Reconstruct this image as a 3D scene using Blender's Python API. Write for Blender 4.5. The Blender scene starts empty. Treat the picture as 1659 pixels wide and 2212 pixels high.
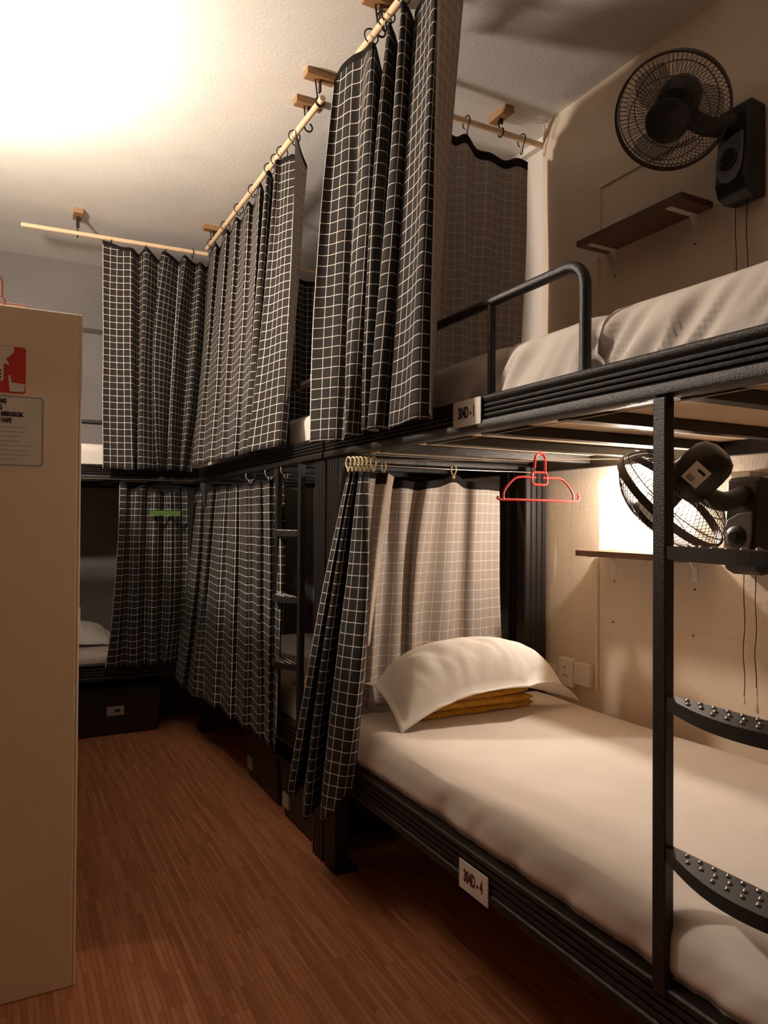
import bpy, bmesh, math, random
from mathutils import Vector, Matrix, noise
random.seed(4)
S = bpy.context.scene
COL = S.collection

# ------------------------------------------------------------------ camera
F_PX = 1560.0
yaw, pitch, roll = math.radians(27.98), math.radians(0.72), math.radians(0.37)
fwd = Vector((math.sin(yaw)*math.cos(pitch), math.cos(yaw)*math.cos(pitch), math.sin(pitch)))
r0 = Vector((math.cos(yaw), -math.sin(yaw), 0)); u0 = r0.cross(fwd)
rgt = math.cos(roll)*r0 + math.sin(roll)*u0
upv = -math.sin(roll)*r0 + math.cos(roll)*u0
cd = bpy.data.cameras.new('camera'); cam = bpy.data.objects.new('camera', cd); COL.objects.link(cam)
cd.sensor_fit = 'HORIZONTAL'; cd.sensor_width = 36.0; cd.lens = F_PX/1659*36
cd.clip_start = 0.05
m = Matrix((rgt, upv, -fwd)).transposed().to_4x4(); m.translation = (0, 0, 1.305)
cam.matrix_world = m
S.camera = cam
S.cycles.diffuse_bounces = 8

# ------------------------------------------------------------------ world, exposure, lamp strengths
w = bpy.data.worlds.new('world'); S.world = w; w.use_nodes = True
w.node_tree.nodes['Background'].inputs[0].default_value = (0.02, 0.016, 0.012, 1)
w.node_tree.nodes['Background'].inputs[1].default_value = 0.3
S.view_settings.view_transform = 'Standard'; S.view_settings.look = 'None'
S.view_settings.exposure = 0.0; S.view_settings.gamma = 1.0; S.view_settings.use_curve_mapping = False
WALL_LAMP_POWER = 980.0          # emission strength of the globe
READ_LAMP_POWER = 1150.0
WARM = (1.0, 0.87, 0.74)

# ------------------------------------------------------------------ materials
def mat(name, color, rough=0.6, metal=0.0, var=0.0, vscale=8.0, bump=0.0, bscale=60.0, spec=0.5, sheen=0.0):
    m = bpy.data.materials.new(name); m.use_nodes = True
    n = m.node_tree.nodes; l = m.node_tree.links; b = n['Principled BSDF']
    b.inputs['Base Color'].default_value = (*color, 1); b.inputs['Roughness'].default_value = rough
    b.inputs['Metallic'].default_value = metal; b.inputs['Specular IOR Level'].default_value = spec
    tc = n.new('ShaderNodeTexCoord')
    if var:
        t = n.new('ShaderNodeTexNoise'); t.inputs['Scale'].default_value = vscale; t.inputs['Detail'].default_value = 5
        l.new(tc.outputs['Object'], t.inputs['Vector'])
        mr = n.new('ShaderNodeMapRange'); mr.inputs['From Min'].default_value = 0.3; mr.inputs['From Max'].default_value = 0.7
        mr.inputs['To Min'].default_value = 1-var; mr.inputs['To Max'].default_value = 1+var
        l.new(t.outputs['Fac'], mr.inputs['Value'])
        mx = n.new('ShaderNodeMix'); mx.data_type = 'RGBA'; mx.blend_type = 'MULTIPLY'; mx.inputs['Factor'].default_value = 1
        mx.inputs['A'].default_value = (*color, 1); l.new(mr.outputs['Result'], mx.inputs['B'])
        l.new(mx.outputs['Result'], b.inputs['Base Color'])
    if bump:
        t2 = n.new('ShaderNodeTexNoise'); t2.inputs['Scale'].default_value = bscale; t2.inputs['Detail'].default_value = 4
        l.new(tc.outputs['Object'], t2.inputs['Vector'])
        bp = n.new('ShaderNodeBump'); bp.inputs['Strength'].default_value = bump; bp.inputs['Distance'].default_value = 0.004
        l.new(t2.outputs['Fac'], bp.inputs['Height']); l.new(bp.outputs['Normal'], b.inputs['Normal'])
    if sheen: b.inputs['Sheen Weight'].default_value = sheen
    return m

def emit(name, color, strength):
    m = bpy.data.materials.new(name); m.use_nodes = True; n = m.node_tree.nodes
    n.remove(n['Principled BSDF']); e = n.new('ShaderNodeEmission')
    e.inputs[0].default_value = (*color, 1); e.inputs[1].default_value = strength
    m.node_tree.links.new(e.outputs[0], n['Material Output'].inputs[0]); return m

def grid_cloth(name, cloth, line, cell=0.039, lw=0.066, rough=0.9):
    """woven cloth with a window-pane check; UV is in metres of cloth"""
    m = bpy.data.materials.new(name); m.use_nodes = True
    n = m.node_tree.nodes; l = m.node_tree.links; b = n['Principled BSDF']
    uv = n.new('ShaderNodeUVMap'); sp = n.new('ShaderNodeSeparateXYZ'); l.new(uv.outputs[0], sp.inputs[0])
    def ln(sock):
        d = n.new('ShaderNodeMath'); d.operation = 'DIVIDE'; d.inputs[1].default_value = cell; l.new(sock, d.inputs[0])
        f = n.new('ShaderNodeMath'); f.operation = 'FRACT'; l.new(d.outputs[0], f.inputs[0])
        c = n.new('ShaderNodeMath'); c.operation = 'LESS_THAN'; c.inputs[1].default_value = lw; l.new(f.outputs[0], c.inputs[0])
        return c.outputs[0]
    mx = n.new('ShaderNodeMath'); mx.operation = 'MAXIMUM'
    l.new(ln(sp.outputs[0]), mx.inputs[0]); l.new(ln(sp.outputs[1]), mx.inputs[1])
    c = n.new('ShaderNodeMix'); c.data_type = 'RGBA'
    c.inputs['A'].default_value = (*cloth, 1); c.inputs['B'].default_value = (*line, 1)
    l.new(mx.outputs[0], c.inputs['Factor']); l.new(c.outputs['Result'], b.inputs['Base Color'])
    b.inputs['Roughness'].default_value = rough; b.inputs['Specular IOR Level'].default_value = 0.2
    t2 = n.new('ShaderNodeTexNoise'); t2.inputs['Scale'].default_value = 900
    l.new(uv.outputs[0], t2.inputs['Vector'])
    bp = n.new('ShaderNodeBump'); bp.inputs['Strength'].default_value = 0.15; bp.inputs['Distance'].default_value = 0.001
    l.new(t2.outputs['Fac'], bp.inputs['Height']); l.new(bp.outputs['Normal'], b.inputs['Normal'])
    return m

def wall_mat(name, color, joints):
    m = mat(name, color, 0.9, var=0.10, vscale=2.5, bump=0.25, bscale=90, spec=0.2)
    if joints:
        n = m.node_tree.nodes; l = m.node_tree.links; b = n['Principled BSDF']
        src = b.inputs['Base Color'].links[0].from_socket
        tc = n.new('ShaderNodeTexCoord'); sp = n.new('ShaderNodeSeparateXYZ'); l.new(tc.outputs['Object'], sp.inputs[0])
        def jn(sock, off, cell):
            a = n.new('ShaderNodeMath'); a.operation = 'ADD'; a.inputs[1].default_value = off; l.new(sock, a.inputs[0])
            d = n.new('ShaderNodeMath'); d.operation = 'DIVIDE'; d.inputs[1].default_value = cell; l.new(a.outputs[0], d.inputs[0])
            f = n.new('ShaderNodeMath'); f.operation = 'FRACT'; l.new(d.outputs[0], f.inputs[0])
            c = n.new('ShaderNodeMath'); c.operation = 'LESS_THAN'; c.inputs[1].default_value = 0.008; l.new(f.outputs[0], c.inputs[0])
            return c.outputs[0]
        j = n.new('ShaderNodeMath'); j.operation = 'MAXIMUM'
        l.new(jn(sp.outputs[1], joints[0], 0.46), j.inputs[0]); l.new(jn(sp.outputs[2], joints[1], 0.44), j.inputs[1])
        k = n.new('ShaderNodeMath'); k.operation = 'MULTIPLY'; k.inputs[1].default_value = 0.11; l.new(j.outputs[0], k.inputs[0])
        mx = n.new('ShaderNodeMix'); mx.data_type = 'RGBA'; l.new(k.outputs[0], mx.inputs['Factor'])
        l.new(src, mx.inputs['A']); mx.inputs['B'].default_value = (0.10, 0.08, 0.06, 1)
        l.new(mx.outputs['Result'], b.inputs['Base Color'])
    return m

def floor_mat():
    m = bpy.data.materials.new('parquet'); m.use_nodes = True
    n = m.node_tree.nodes; l = m.node_tree.links; b = n['Principled BSDF']
    tc = n.new('ShaderNodeTexCoord'); mp = n.new('ShaderNodeMapping')
    mp.inputs['Rotation'].default_value = (0, 0, math.radians(90)); l.new(tc.outputs['Object'], mp.inputs[0])
    br = n.new('ShaderNodeTexBrick'); l.new(mp.outputs[0], br.inputs['Vector'])
    br.offset = 0.37; br.inputs['Scale'].default_value = 1; br.inputs['Brick Width'].default_value = 0.26
    br.inputs['Row Height'].default_value = 0.016; br.inputs['Mortar Size'].default_value = 0.0006
    br.inputs['Color1'].default_value = (0.30, 0.105, 0.042, 1); br.inputs['Color2'].default_value = (0.44, 0.18, 0.085, 1)
    br.inputs['Mortar'].default_value = (0.16, 0.05, 0.02, 1); br.inputs['Bias'].default_value = 0.0
    mp2 = n.new('ShaderNodeMapping'); mp2.inputs['Scale'].default_value = (60, 4, 1); l.new(tc.outputs['Object'], mp2.inputs[0])
    t = n.new('ShaderNodeTexNoise'); t.inputs['Scale'].default_value = 1.5; t.inputs['Detail'].default_value = 4; l.new(mp2.outputs[0], t.inputs['Vector'])
    mr = n.new('ShaderNodeMapRange'); mr.inputs['To Min'].default_value = 0.65; mr.inputs['To Max'].default_value = 1.35; l.new(t.outputs['Fac'], mr.inputs['Value'])
    mx = n.new('ShaderNodeMix'); mx.data_type = 'RGBA'; mx.blend_type = 'MULTIPLY'; mx.inputs['Factor'].default_value = 1
    l.new(br.outputs['Color'], mx.inputs['A']); l.new(mr.outputs['Result'], mx.inputs['B']); l.new(mx.outputs['Result'], b.inputs['Base Color'])
    b.inputs['Roughness'].default_value = 0.55; b.inputs['Specular IOR Level'].default_value = 0.3
    return m

def wood_mat(name, c1, c2, axis_scale=(2, 30, 30), rough=0.6):
    m = bpy.data.materials.new(name); m.use_nodes = True
    n = m.node_tree.nodes; l = m.node_tree.links; b = n['Principled BSDF']
    tc = n.new('ShaderNodeTexCoord'); mp = n.new('ShaderNodeMapping'); mp.inputs['Scale'].default_value = axis_scale
    l.new(tc.outputs['Object'], mp.inputs[0])
    t = n.new('ShaderNodeTexNoise'); t.inputs['Scale'].default_value = 2; t.inputs['Detail'].default_value = 6; t.inputs['Distortion'].default_value = 0.6
    l.new(mp.outputs[0], t.inputs['Vector'])
    mx = n.new('ShaderNodeMix'); mx.data_type = 'RGBA'; l.new(t.outputs['Fac'], mx.inputs['Factor'])
    mx.inputs['A'].default_value = (*c1, 1); mx.inputs['B'].default_value = (*c2, 1)
    l.new(mx.outputs['Result'], b.inputs['Base Color']); b.inputs['Roughness'].default_value = rough
    return m

def smoky(name):
    m = bpy.data.materials.new(name); m.use_nodes = True
    n = m.node_tree.nodes; l = m.node_tree.links; b = n['Principled BSDF']
    b.inputs['Base Color'].default_value = (0.05, 0.04, 0.05, 1); b.inputs['Roughness'].default_value = 0.3
    b.inputs['Alpha'].default_value = 0.28
    return m

M = {}
M['plaster'] = wall_mat('plaster', (0.74, 0.70, 0.65), None)
M['grey_wall'] = wall_mat('grey_wall', (0.24, 0.225, 0.215), None)
M['tile_wall'] = wall_mat('tile_wall', (0.74, 0.62, 0.49), (0.23, 0.395))
M['brown_paint'] = mat('dark_brown_paint', (0.16, 0.12, 0.09), 0.85, var=0.05)
M['paint_dark'] = mat('brown_wall_paint', (0.40, 0.32, 0.25), 0.85, var=0.05)
M['ceil'] = mat('ceiling_paint', (0.80, 0.785, 0.765), 0.95, var=0.05, vscale=3, bump=0.3, bscale=60, spec=0.1)
M['floor'] = floor_mat()
M['black'] = mat('black_powder_coat', (0.014, 0.011, 0.010), 0.36, bump=0.35, bscale=420, spec=0.5)
M['black_plastic'] = mat('black_plastic', (0.014, 0.013, 0.015), 0.38)
M['wire'] = mat('fan_wire', (0.05, 0.035, 0.025), 0.4, metal=0.3)
M['grey_plastic'] = mat('grey_plastic', (0.16, 0.16, 0.18), 0.4)
M['dark_front'] = grid_cloth('check_cloth_front', (0.026, 0.023, 0.020), (0.64, 0.59, 0.53))
M['dark_back'] = grid_cloth('check_cloth_back', (0.34, 0.305, 0.28), (0.66, 0.60, 0.54), lw=0.06)
M['hem'] = mat('hem_cloth', (0.016, 0.014, 0.014), 0.95, spec=0.1)
M['selvedge'] = mat('selvedge', (0.50, 0.46, 0.40), 0.95, spec=0.1)
M['sheet'] = mat('cotton_sheet', (0.74, 0.67, 0.61), 0.92, var=0.04, vscale=6, bump=0.25, bscale=25, spec=0.1, sheen=0.1)
M['white_cotton'] = mat('white_cotton', (0.88, 0.85, 0.81), 0.92, var=0.02, bump=0.3, bscale=30, spec=0.1)
M['mustard'] = mat('mustard_fleece', (0.64, 0.34, 0.03), 0.98, var=0.2, vscale=40, bump=0.8, bscale=220, spec=0.05, sheen=0.3)
M['ply'] = wood_mat('plywood', (0.74, 0.56, 0.34), (0.84, 0.67, 0.45), (14, 2, 6))
M['pine'] = wood_mat('pine_rod', (0.72, 0.50, 0.29), (0.80, 0.60, 0.38), (20, 20, 20), 0.5)
M['block'] = wood_mat('wood_block', (0.30, 0.16, 0.07), (0.42, 0.24, 0.11), (20, 20, 20), 0.6)
M['shelf_wood'] = wood_mat('shelf_wood', (0.085, 0.042, 0.022), (0.17, 0.085, 0.042), (30, 2.5, 30), 0.5)
M['niche'] = wall_mat('niche_bounce', (0.76, 0.70, 0.63), None)  # paler than the tiled wall, added to bounce more reading-lamp light
M['rung'] = mat('matt_black_tread', (0.016, 0.012, 0.010), 0.6, spec=0.3)
M['dark_trim'] = mat('dark_trim', (0.09, 0.075, 0.068), 0.8)
M['white_metal'] = mat('white_metal', (0.75, 0.72, 0.68), 0.4)
M['white_plastic'] = mat('white_plastic', (0.78, 0.70, 0.60), 0.35)
M['iron'] = mat('dark_iron', (0.03, 0.022, 0.018), 0.5, metal=0.6)
M['steel'] = mat('steel_wire', (0.7, 0.65, 0.6), 0.3, metal=1.0)
M['brass'] = mat('cream_ring', (0.80, 0.68, 0.38), 0.35)
M['grey_ring'] = mat('grey_ring', (0.55, 0.52, 0.50), 0.35, metal=0.5)
M['red'] = mat('red_plastic', (0.72, 0.035, 0.03), 0.3)
M['green'] = mat('green_plastic', (0.07, 0.15, 0.02), 0.5)
M['pink'] = mat('pink_plastic', (0.20, 0.095, 0.085), 0.5)
M['locker'] = mat('locker_enamel', (0.72, 0.57, 0.385), 0.5, var=0.02, bump=0.05, bscale=200)
M['paper'] = mat('paper', (0.80, 0.74, 0.67), 0.7)
M['ink'] = mat('ink', (0.012, 0.010, 0.010), 0.7)
M['ink_red'] = mat('dark_red_ink', (0.10, 0.012, 0.012), 0.7)
M['grey_ink'] = mat('grey_ink', (0.33, 0.27, 0.24), 0.7)
M['poster_red'] = mat('poster_red', (0.50, 0.025, 0.018), 0.6)
M['poster_white'] = mat('poster_white', (0.62, 0.56, 0.47), 0.6)
M['shaded_card'] = mat('shaded_card', (0.38, 0.33, 0.28), 0.8)  # white label card darkened to carry the shade under the beds
M['crate'] = mat('dark_crate_plastic', (0.016, 0.010, 0.009), 0.6)
M['stud'] = mat('stud_glint', (0.50, 0.46, 0.43), 0.28, metal=1.0)  # pale steel tone stands in for highlights on shiny black studs
M['smoky'] = smoky('smoky_blade')
M['globe'] = emit('lit_globe', WARM, WALL_LAMP_POWER)
M['bulb'] = emit('lit_lens', (1.0, 0.86, 0.73), READ_LAMP_POWER)

# ------------------------------------------------------------------ mesh helpers
ORG = {}        # world-space base of every top-level thing
class MB:
    def __init__(s): s.v = []; s.f = []; s.uv = {}; s.mi = []
    def add(s, vs, fs, uvs=None, mi=0):
        o = len(s.v); s.v += [tuple(p) for p in vs]
        if uvs:
            for i, t in enumerate(uvs): s.uv[o+i] = t
        for f in fs: s.f.append([o+i for i in f]); s.mi.append(mi)
        return s
    def box(s, x0, x1, y0, y1, z0, z1, mi=0):
        v = [(x, y, z) for x in (x0, x1) for y in (y0, y1) for z in (z0, z1)]
        return s.add(v, [(0,1,3,2), (4,6,7,5), (0,4,5,1), (2,3,7,6), (0,2,6,4), (1,5,7,3)], mi=mi)
    def obox(s, c, ax, ay, az, hx, hy, hz):
        c = Vector(c); v = [c+ax*(i*hx)+ay*(j*hy)+az*(k*hz) for i in (-1,1) for j in (-1,1) for k in (-1,1)]
        return s.add(v, [(0,1,3,2), (4,6,7,5), (0,4,5,1), (2,3,7,6), (0,2,6,4), (1,5,7,3)])
    def tube(s, pts, r, n=10, closed=False, cap=True):
        P = [Vector(p) for p in pts]; N = len(P); rings = []
        rr = r if isinstance(r, (list, tuple)) else [r]*N
        t0 = (P[1]-P[0]).normalized(); nrm = t0.orthogonal().normalized(); vs = []
        for i in range(N):
            a = P[(i-1) % N] if (closed or i > 0) else P[i]
            b = P[(i+1) % N] if (closed or i < N-1) else P[i]
            t = (b-a).normalized(); nrm = (nrm - t*nrm.dot(t))
            nrm = nrm.normalized() if nrm.length > 1e-6 else t.orthogonal().normalized()
            bi = t.cross(nrm)
            for k in range(n):
                an = 2*math.pi*k/n; vs.append(P[i]+(nrm*math.cos(an)+bi*math.sin(an))*rr[i])
        fs = []
        for i in range(N if closed else N-1):
            j = (i+1) % N
            for k in range(n): fs.append((i*n+k, i*n+(k+1) % n, j*n+(k+1) % n, j*n+k))
        if cap and not closed:
            fs.append(tuple(reversed(range(n)))); fs.append(tuple((N-1)*n+k for k in range(n)))
        return s.add(vs, fs)
    def lathe(s, prof, c, axis, n=32, xa=None, cap=True):
        """prof: (radius, height along axis)"""
        ax = Vector(axis).normalized(); x = Vector(xa).normalized() if xa else ax.orthogonal().normalized(); y = ax.cross(x)
        c = Vector(c); vs = []
        for (r, h) in prof:
            for k in range(n):
                a = 2*math.pi*k/n; vs.append(c+ax*h+(x*math.cos(a)+y*math.sin(a))*r)
        fs = []
        for i in range(len(prof)-1):
            for k in range(n): fs.append((i*n+k, i*n+(k+1) % n, (i+1)*n+(k+1) % n, (i+1)*n+k))
        if cap: fs.append(tuple(reversed(range(n)))); fs.append(tuple((len(prof)-1)*n+k for k in range(n)))
        return s.add(vs, fs)
    def prism(s, prof, o, a, b, d, length):
        """closed 2-D profile (p,q) in axes a,b from o, extruded along d"""
        o, a, b, d = Vector(o), Vector(a), Vector(b), Vector(d); n = len(prof)
        vs = [o+a*p+b*q for p, q in prof]+[o+a*p+b*q+d*length for p, q in prof]
        fs = [(i, (i+1) % n, n+(i+1) % n, n+i) for i in range(n)]+[tuple(reversed(range(n))), tuple(range(n, 2*n))]
        return s.add(vs, fs)
    def build(s, name, material, parent=None, smooth=None, bevel=0.0):
        me = bpy.data.meshes.new(name)
        if parent is not None:
            base = ORG[parent.name]
        else:
            xs = [p[0] for p in s.v]; ys = [p[1] for p in s.v]; zs = [p[2] for p in s.v]
            base = Vector(((min(xs)+max(xs))/2, (min(ys)+max(ys))/2, min(zs)))
        me.from_pydata([tuple(Vector(p)-base) for p in s.v], [], s.f)
        mats = material if isinstance(material, (list, tuple)) else [material]
        for k in mats: me.materials.append(k)
        for i, p in enumerate(me.polygons): p.material_index = s.mi[i]
        if s.uv:
            ul = me.uv_layers.new(name='UVMap')
            for lp in me.loops: ul.data[lp.index].uv = s.uv.get(lp.vertex_index, (0.5, 0.5))
        bm = bmesh.new(); bm.from_mesh(me); bmesh.ops.recalc_face_normals(bm, faces=bm.faces); bm.to_mesh(me); bm.free()
        if smooth is not None:
            me.polygons.foreach_set('use_smooth', [True]*len(me.polygons))
            if smooth < 180: me.set_sharp_from_angle(angle=math.radians(smooth))
        o = bpy.data.objects.new(name, me); COL.objects.link(o)
        if parent is not None: o.parent = parent
        else: o.location = base
        ORG[o.name] = base
        if bevel:
            b = o.modifiers.new('bevel', 'BEVEL'); b.width = bevel; b.segments = 2; b.limit_method = 'ANGLE'; b.angle_limit = math.radians(40)
        return o

def thing(name, label, cat, loc, group=None):
    o = bpy.data.objects.new(name, None); COL.objects.link(o); o.location = loc; o.empty_display_size = 0.1
    ORG[o.name] = Vector(loc); return tag(o, label, cat, group)
def tag(o, label, cat, group=None):
    o['label'] = label; o['category'] = cat
    if group: o['group'] = group
    return o
def struct(o): o['kind'] = 'structure'; return o
def plabel(o, t): o['label'] = t; return o
def copy_tree(o, delta, parent=None):
    c = o.copy(); COL.objects.link(c)
    if parent is not None: c.parent = parent
    else: c.location = o.location + Vector(delta)
    for ch in list(o.children): copy_tree(ch, delta, c)
    return c

def text_mesh(name, txt, size, o, ax, up, material, parent, cw=0.62, bold=0.0, align='CENTER'):
    """flat extruded lettering, o = centre of the line, ax = reading direction, up = up direction"""
    cu = bpy.data.curves.new('lettering', 'FONT'); cu.body = txt; cu.size = size; cu.align_x = align; cu.align_y = 'CENTER'
    cu.extrude = 0.0004; cu.offset = bold; cu.resolution_u = 3
    t = bpy.data.objects.new('tmp', cu); COL.objects.link(t)
    dg = bpy.context.evaluated_depsgraph_get(); dg.update()
    me = bpy.data.meshes.new_from_object(t.evaluated_get(dg)); bpy.data.objects.remove(t)
    ax, up, o = Vector(ax).normalized(), Vector(up).normalized(), Vector(o); nz = ax.cross(up)
    mb = MB(); mb.add([o+ax*(v.co.x*cw)+up*v.co.y+nz*v.co.z for v in me.vertices], [tuple(p.vertices) for p in me.polygons])
    bpy.data.meshes.remove(me)
    return mb.build(name, material, parent)

def catmull(P, sub):
    out = []; n = len(P)
    for i in range(n-1):
        p0, p1, p2, p3 = P[max(i-1, 0)], P[i], P[i+1], P[min(i+2, n-1)]
        for k in range(sub):
            t = k/sub; t2 = t*t; t3 = t2*t
            out.append(tuple(0.5*((2*b)+(-a+c)*t+(2*a-5*b+4*c-d)*t2+(-a+3*b-3*c+d)*t3) for a, b, c, d in zip(p0, p1, p2, p3)))
    out.append(tuple(P[-1])); return out

def arc(c, r, a0, a1, n, ax, ay):
    c, ax, ay = Vector(c), Vector(ax), Vector(ay)
    return [c+(ax*math.cos(a0+(a1-a0)*i/n)+ay*math.sin(a0+(a1-a0)*i/n))*r for i in range(n+1)]

# ------------------------------------------------------------------ room
CEILZ, YF, YN, XL, XP, XR = 3.08, 5.39, -1.1, -0.56, 2.12, 2.22
struct(MB().box(XL-.1, XR+.1, YN-.1, YF+.1, -0.1, 0).build('floor', M['floor']))
struct(MB().box(XL-.1, XR+.1, YN-.1, YF+.1, CEILZ, CEILZ+.1).build('ceiling', M['ceil']))
struct(MB().box(XL-.1, XL, YN-.1, YF+.1, 0, CEILZ).build('wall_left', M['brown_paint']))
struct(MB().box(XL-.1, XR+.1, YF, YF+.1, 0, CEILZ).build('wall_back', M['grey_wall']))
struct(MB().box(XL-.1, XR+.1, YN-.1, YN, 0, CEILZ).build('wall_front', M['paint_dark']))
struct(MB().box(XR, XR+.1, YN-.1, YF+.1, 0, CEILZ).build('wall_right', M['plaster']))
# tiled panelling of the right wall beside the near bunk, with two shallow niches
mb = MB(); ys = [YN, 1.70, 2.15, 2.50]; zs = [0, 1.195, 1.480, 2.40, 2.655, CEILZ]
for i in range(3):
    for j in range(5):
        niche = i == 1 and j in (1, 3)
        mb.box(XP+((0.035 if j == 1 else 0.010) if niche else 0), XR, ys[i], ys[i+1], zs[j], zs[j+1], mi=1 if niche and j == 1 else 0)
pan = mb.build('trim_1', [M['tile_wall'], M['niche']]); struct(pan)
struct(MB().box(XR-.035, XR, 2.50, YF, CEILZ-.03, CEILZ).build('trim_2', M['plaster']))
# ledge line on the far wall above the far bunk
struct(MB().box(XL, XR, YF-.012, YF, 2.60, 2.63).build('trim_3', M['dark_trim']))

# ------------------------------------------------------------------ lamps
LZ0 = Vector((-0.37, 2.88, 2.575))
lamp = thing('wall_lamp', 'lit globe lamp on the left wall, throwing the bright glow on the ceiling', 'lamp', (XL, 2.88, 2.495))
MB().lathe([(0.05, 0), (0.05, 0.012), (0.02, 0.02)], (XL, 2.88, 2.495), (1, 0, 0), 24).build('base', M['white_plastic'], lamp, 40)
MB().tube([(XL+.01, 2.88, 2.495), (XL+.09, 2.88, 2.495), (-0.39, 2.88, 2.497), (-0.37, 2.88, 2.52)], 0.009, 10).build('arm', M['white_metal'], lamp, 60)
prof = [(0.06*math.sin(a), 0.06*math.cos(a)) for a in [math.pi*k/16 for k in range(17)]]
prof[0] = (0.001, prof[0][1]); prof[-1] = (0.001, prof[-1][1])
MB().lathe(prof, LZ0, (0, 0, 1), 24).build('globe', M['globe'], lamp, 180)

RB = Vector((2.052, 1.885, 1.425))
rl = thing('reading_lamp', 'small lit lamp in the wall niche behind the lower fan', 'lamp', (XP+.035, RB.y, RB.z))
MB().lathe([(0.024, 0), (0.024, 0.03), (0.018, 0.045), (0.014, 0.082)], (XP+.035, RB.y, RB.z), (-1, 0, 0), 20).build('holder', M['white_plastic'], rl, 40)
pr = [(0.021*math.sin(a), -0.021*math.cos(a)) for a in [math.pi*k/12 for k in range(13)]]
pr[0] = (0.001, pr[0][1]); pr[-1] = (0.001, pr[-1][1])
MB().lathe(pr, RB, (-1, 0, 0), 20).build('bulb', M['bulb'], rl, 180)

# ------------------------------------------------------------------ bunk beds
def rail_profile(h):
    """(outward, up) outline of the fluted steel rail, outward positive"""
    p = [(-0.028, 0), (0.004, 0), (0.012, 0.006), (0.014, 0.016), (0.011, 0.026), (0.003, 0.031)]
    z = 0.031; n = 3; top = h-0.022; step = (top-z)/n
    for k in range(n):
        a = z+k*step
        p += [(0.002, a+0.001), (0.009, a+step*0.28), (0.010, a+step*0.6), (0.008, a+step*0.85), (0.002, a+step-0.001)]
    p += [(0.006, top+0.003), (0.010, top+0.008), (0.010, h-0.004), (0.006, h), (-0.028, h)]
    return p

def fluted(mb, o, a, b, d, width, depth, length):
    """column with flutes on the +b face"""
    pr = [(0, 0)]; n = 4
    pts = []
    for k in range(n):
        s = width*k/n; e = width*(k+1)/n
        pts += [(s+0.0015, depth-0.006), (s+0.006, depth), (e-0.006, depth), (e-0.0015, depth-0.006)]
    pr = [(0, 0)]+pts+[(width, 0)]
    mb.prism(pr, o, a, b, d, length)

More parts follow.
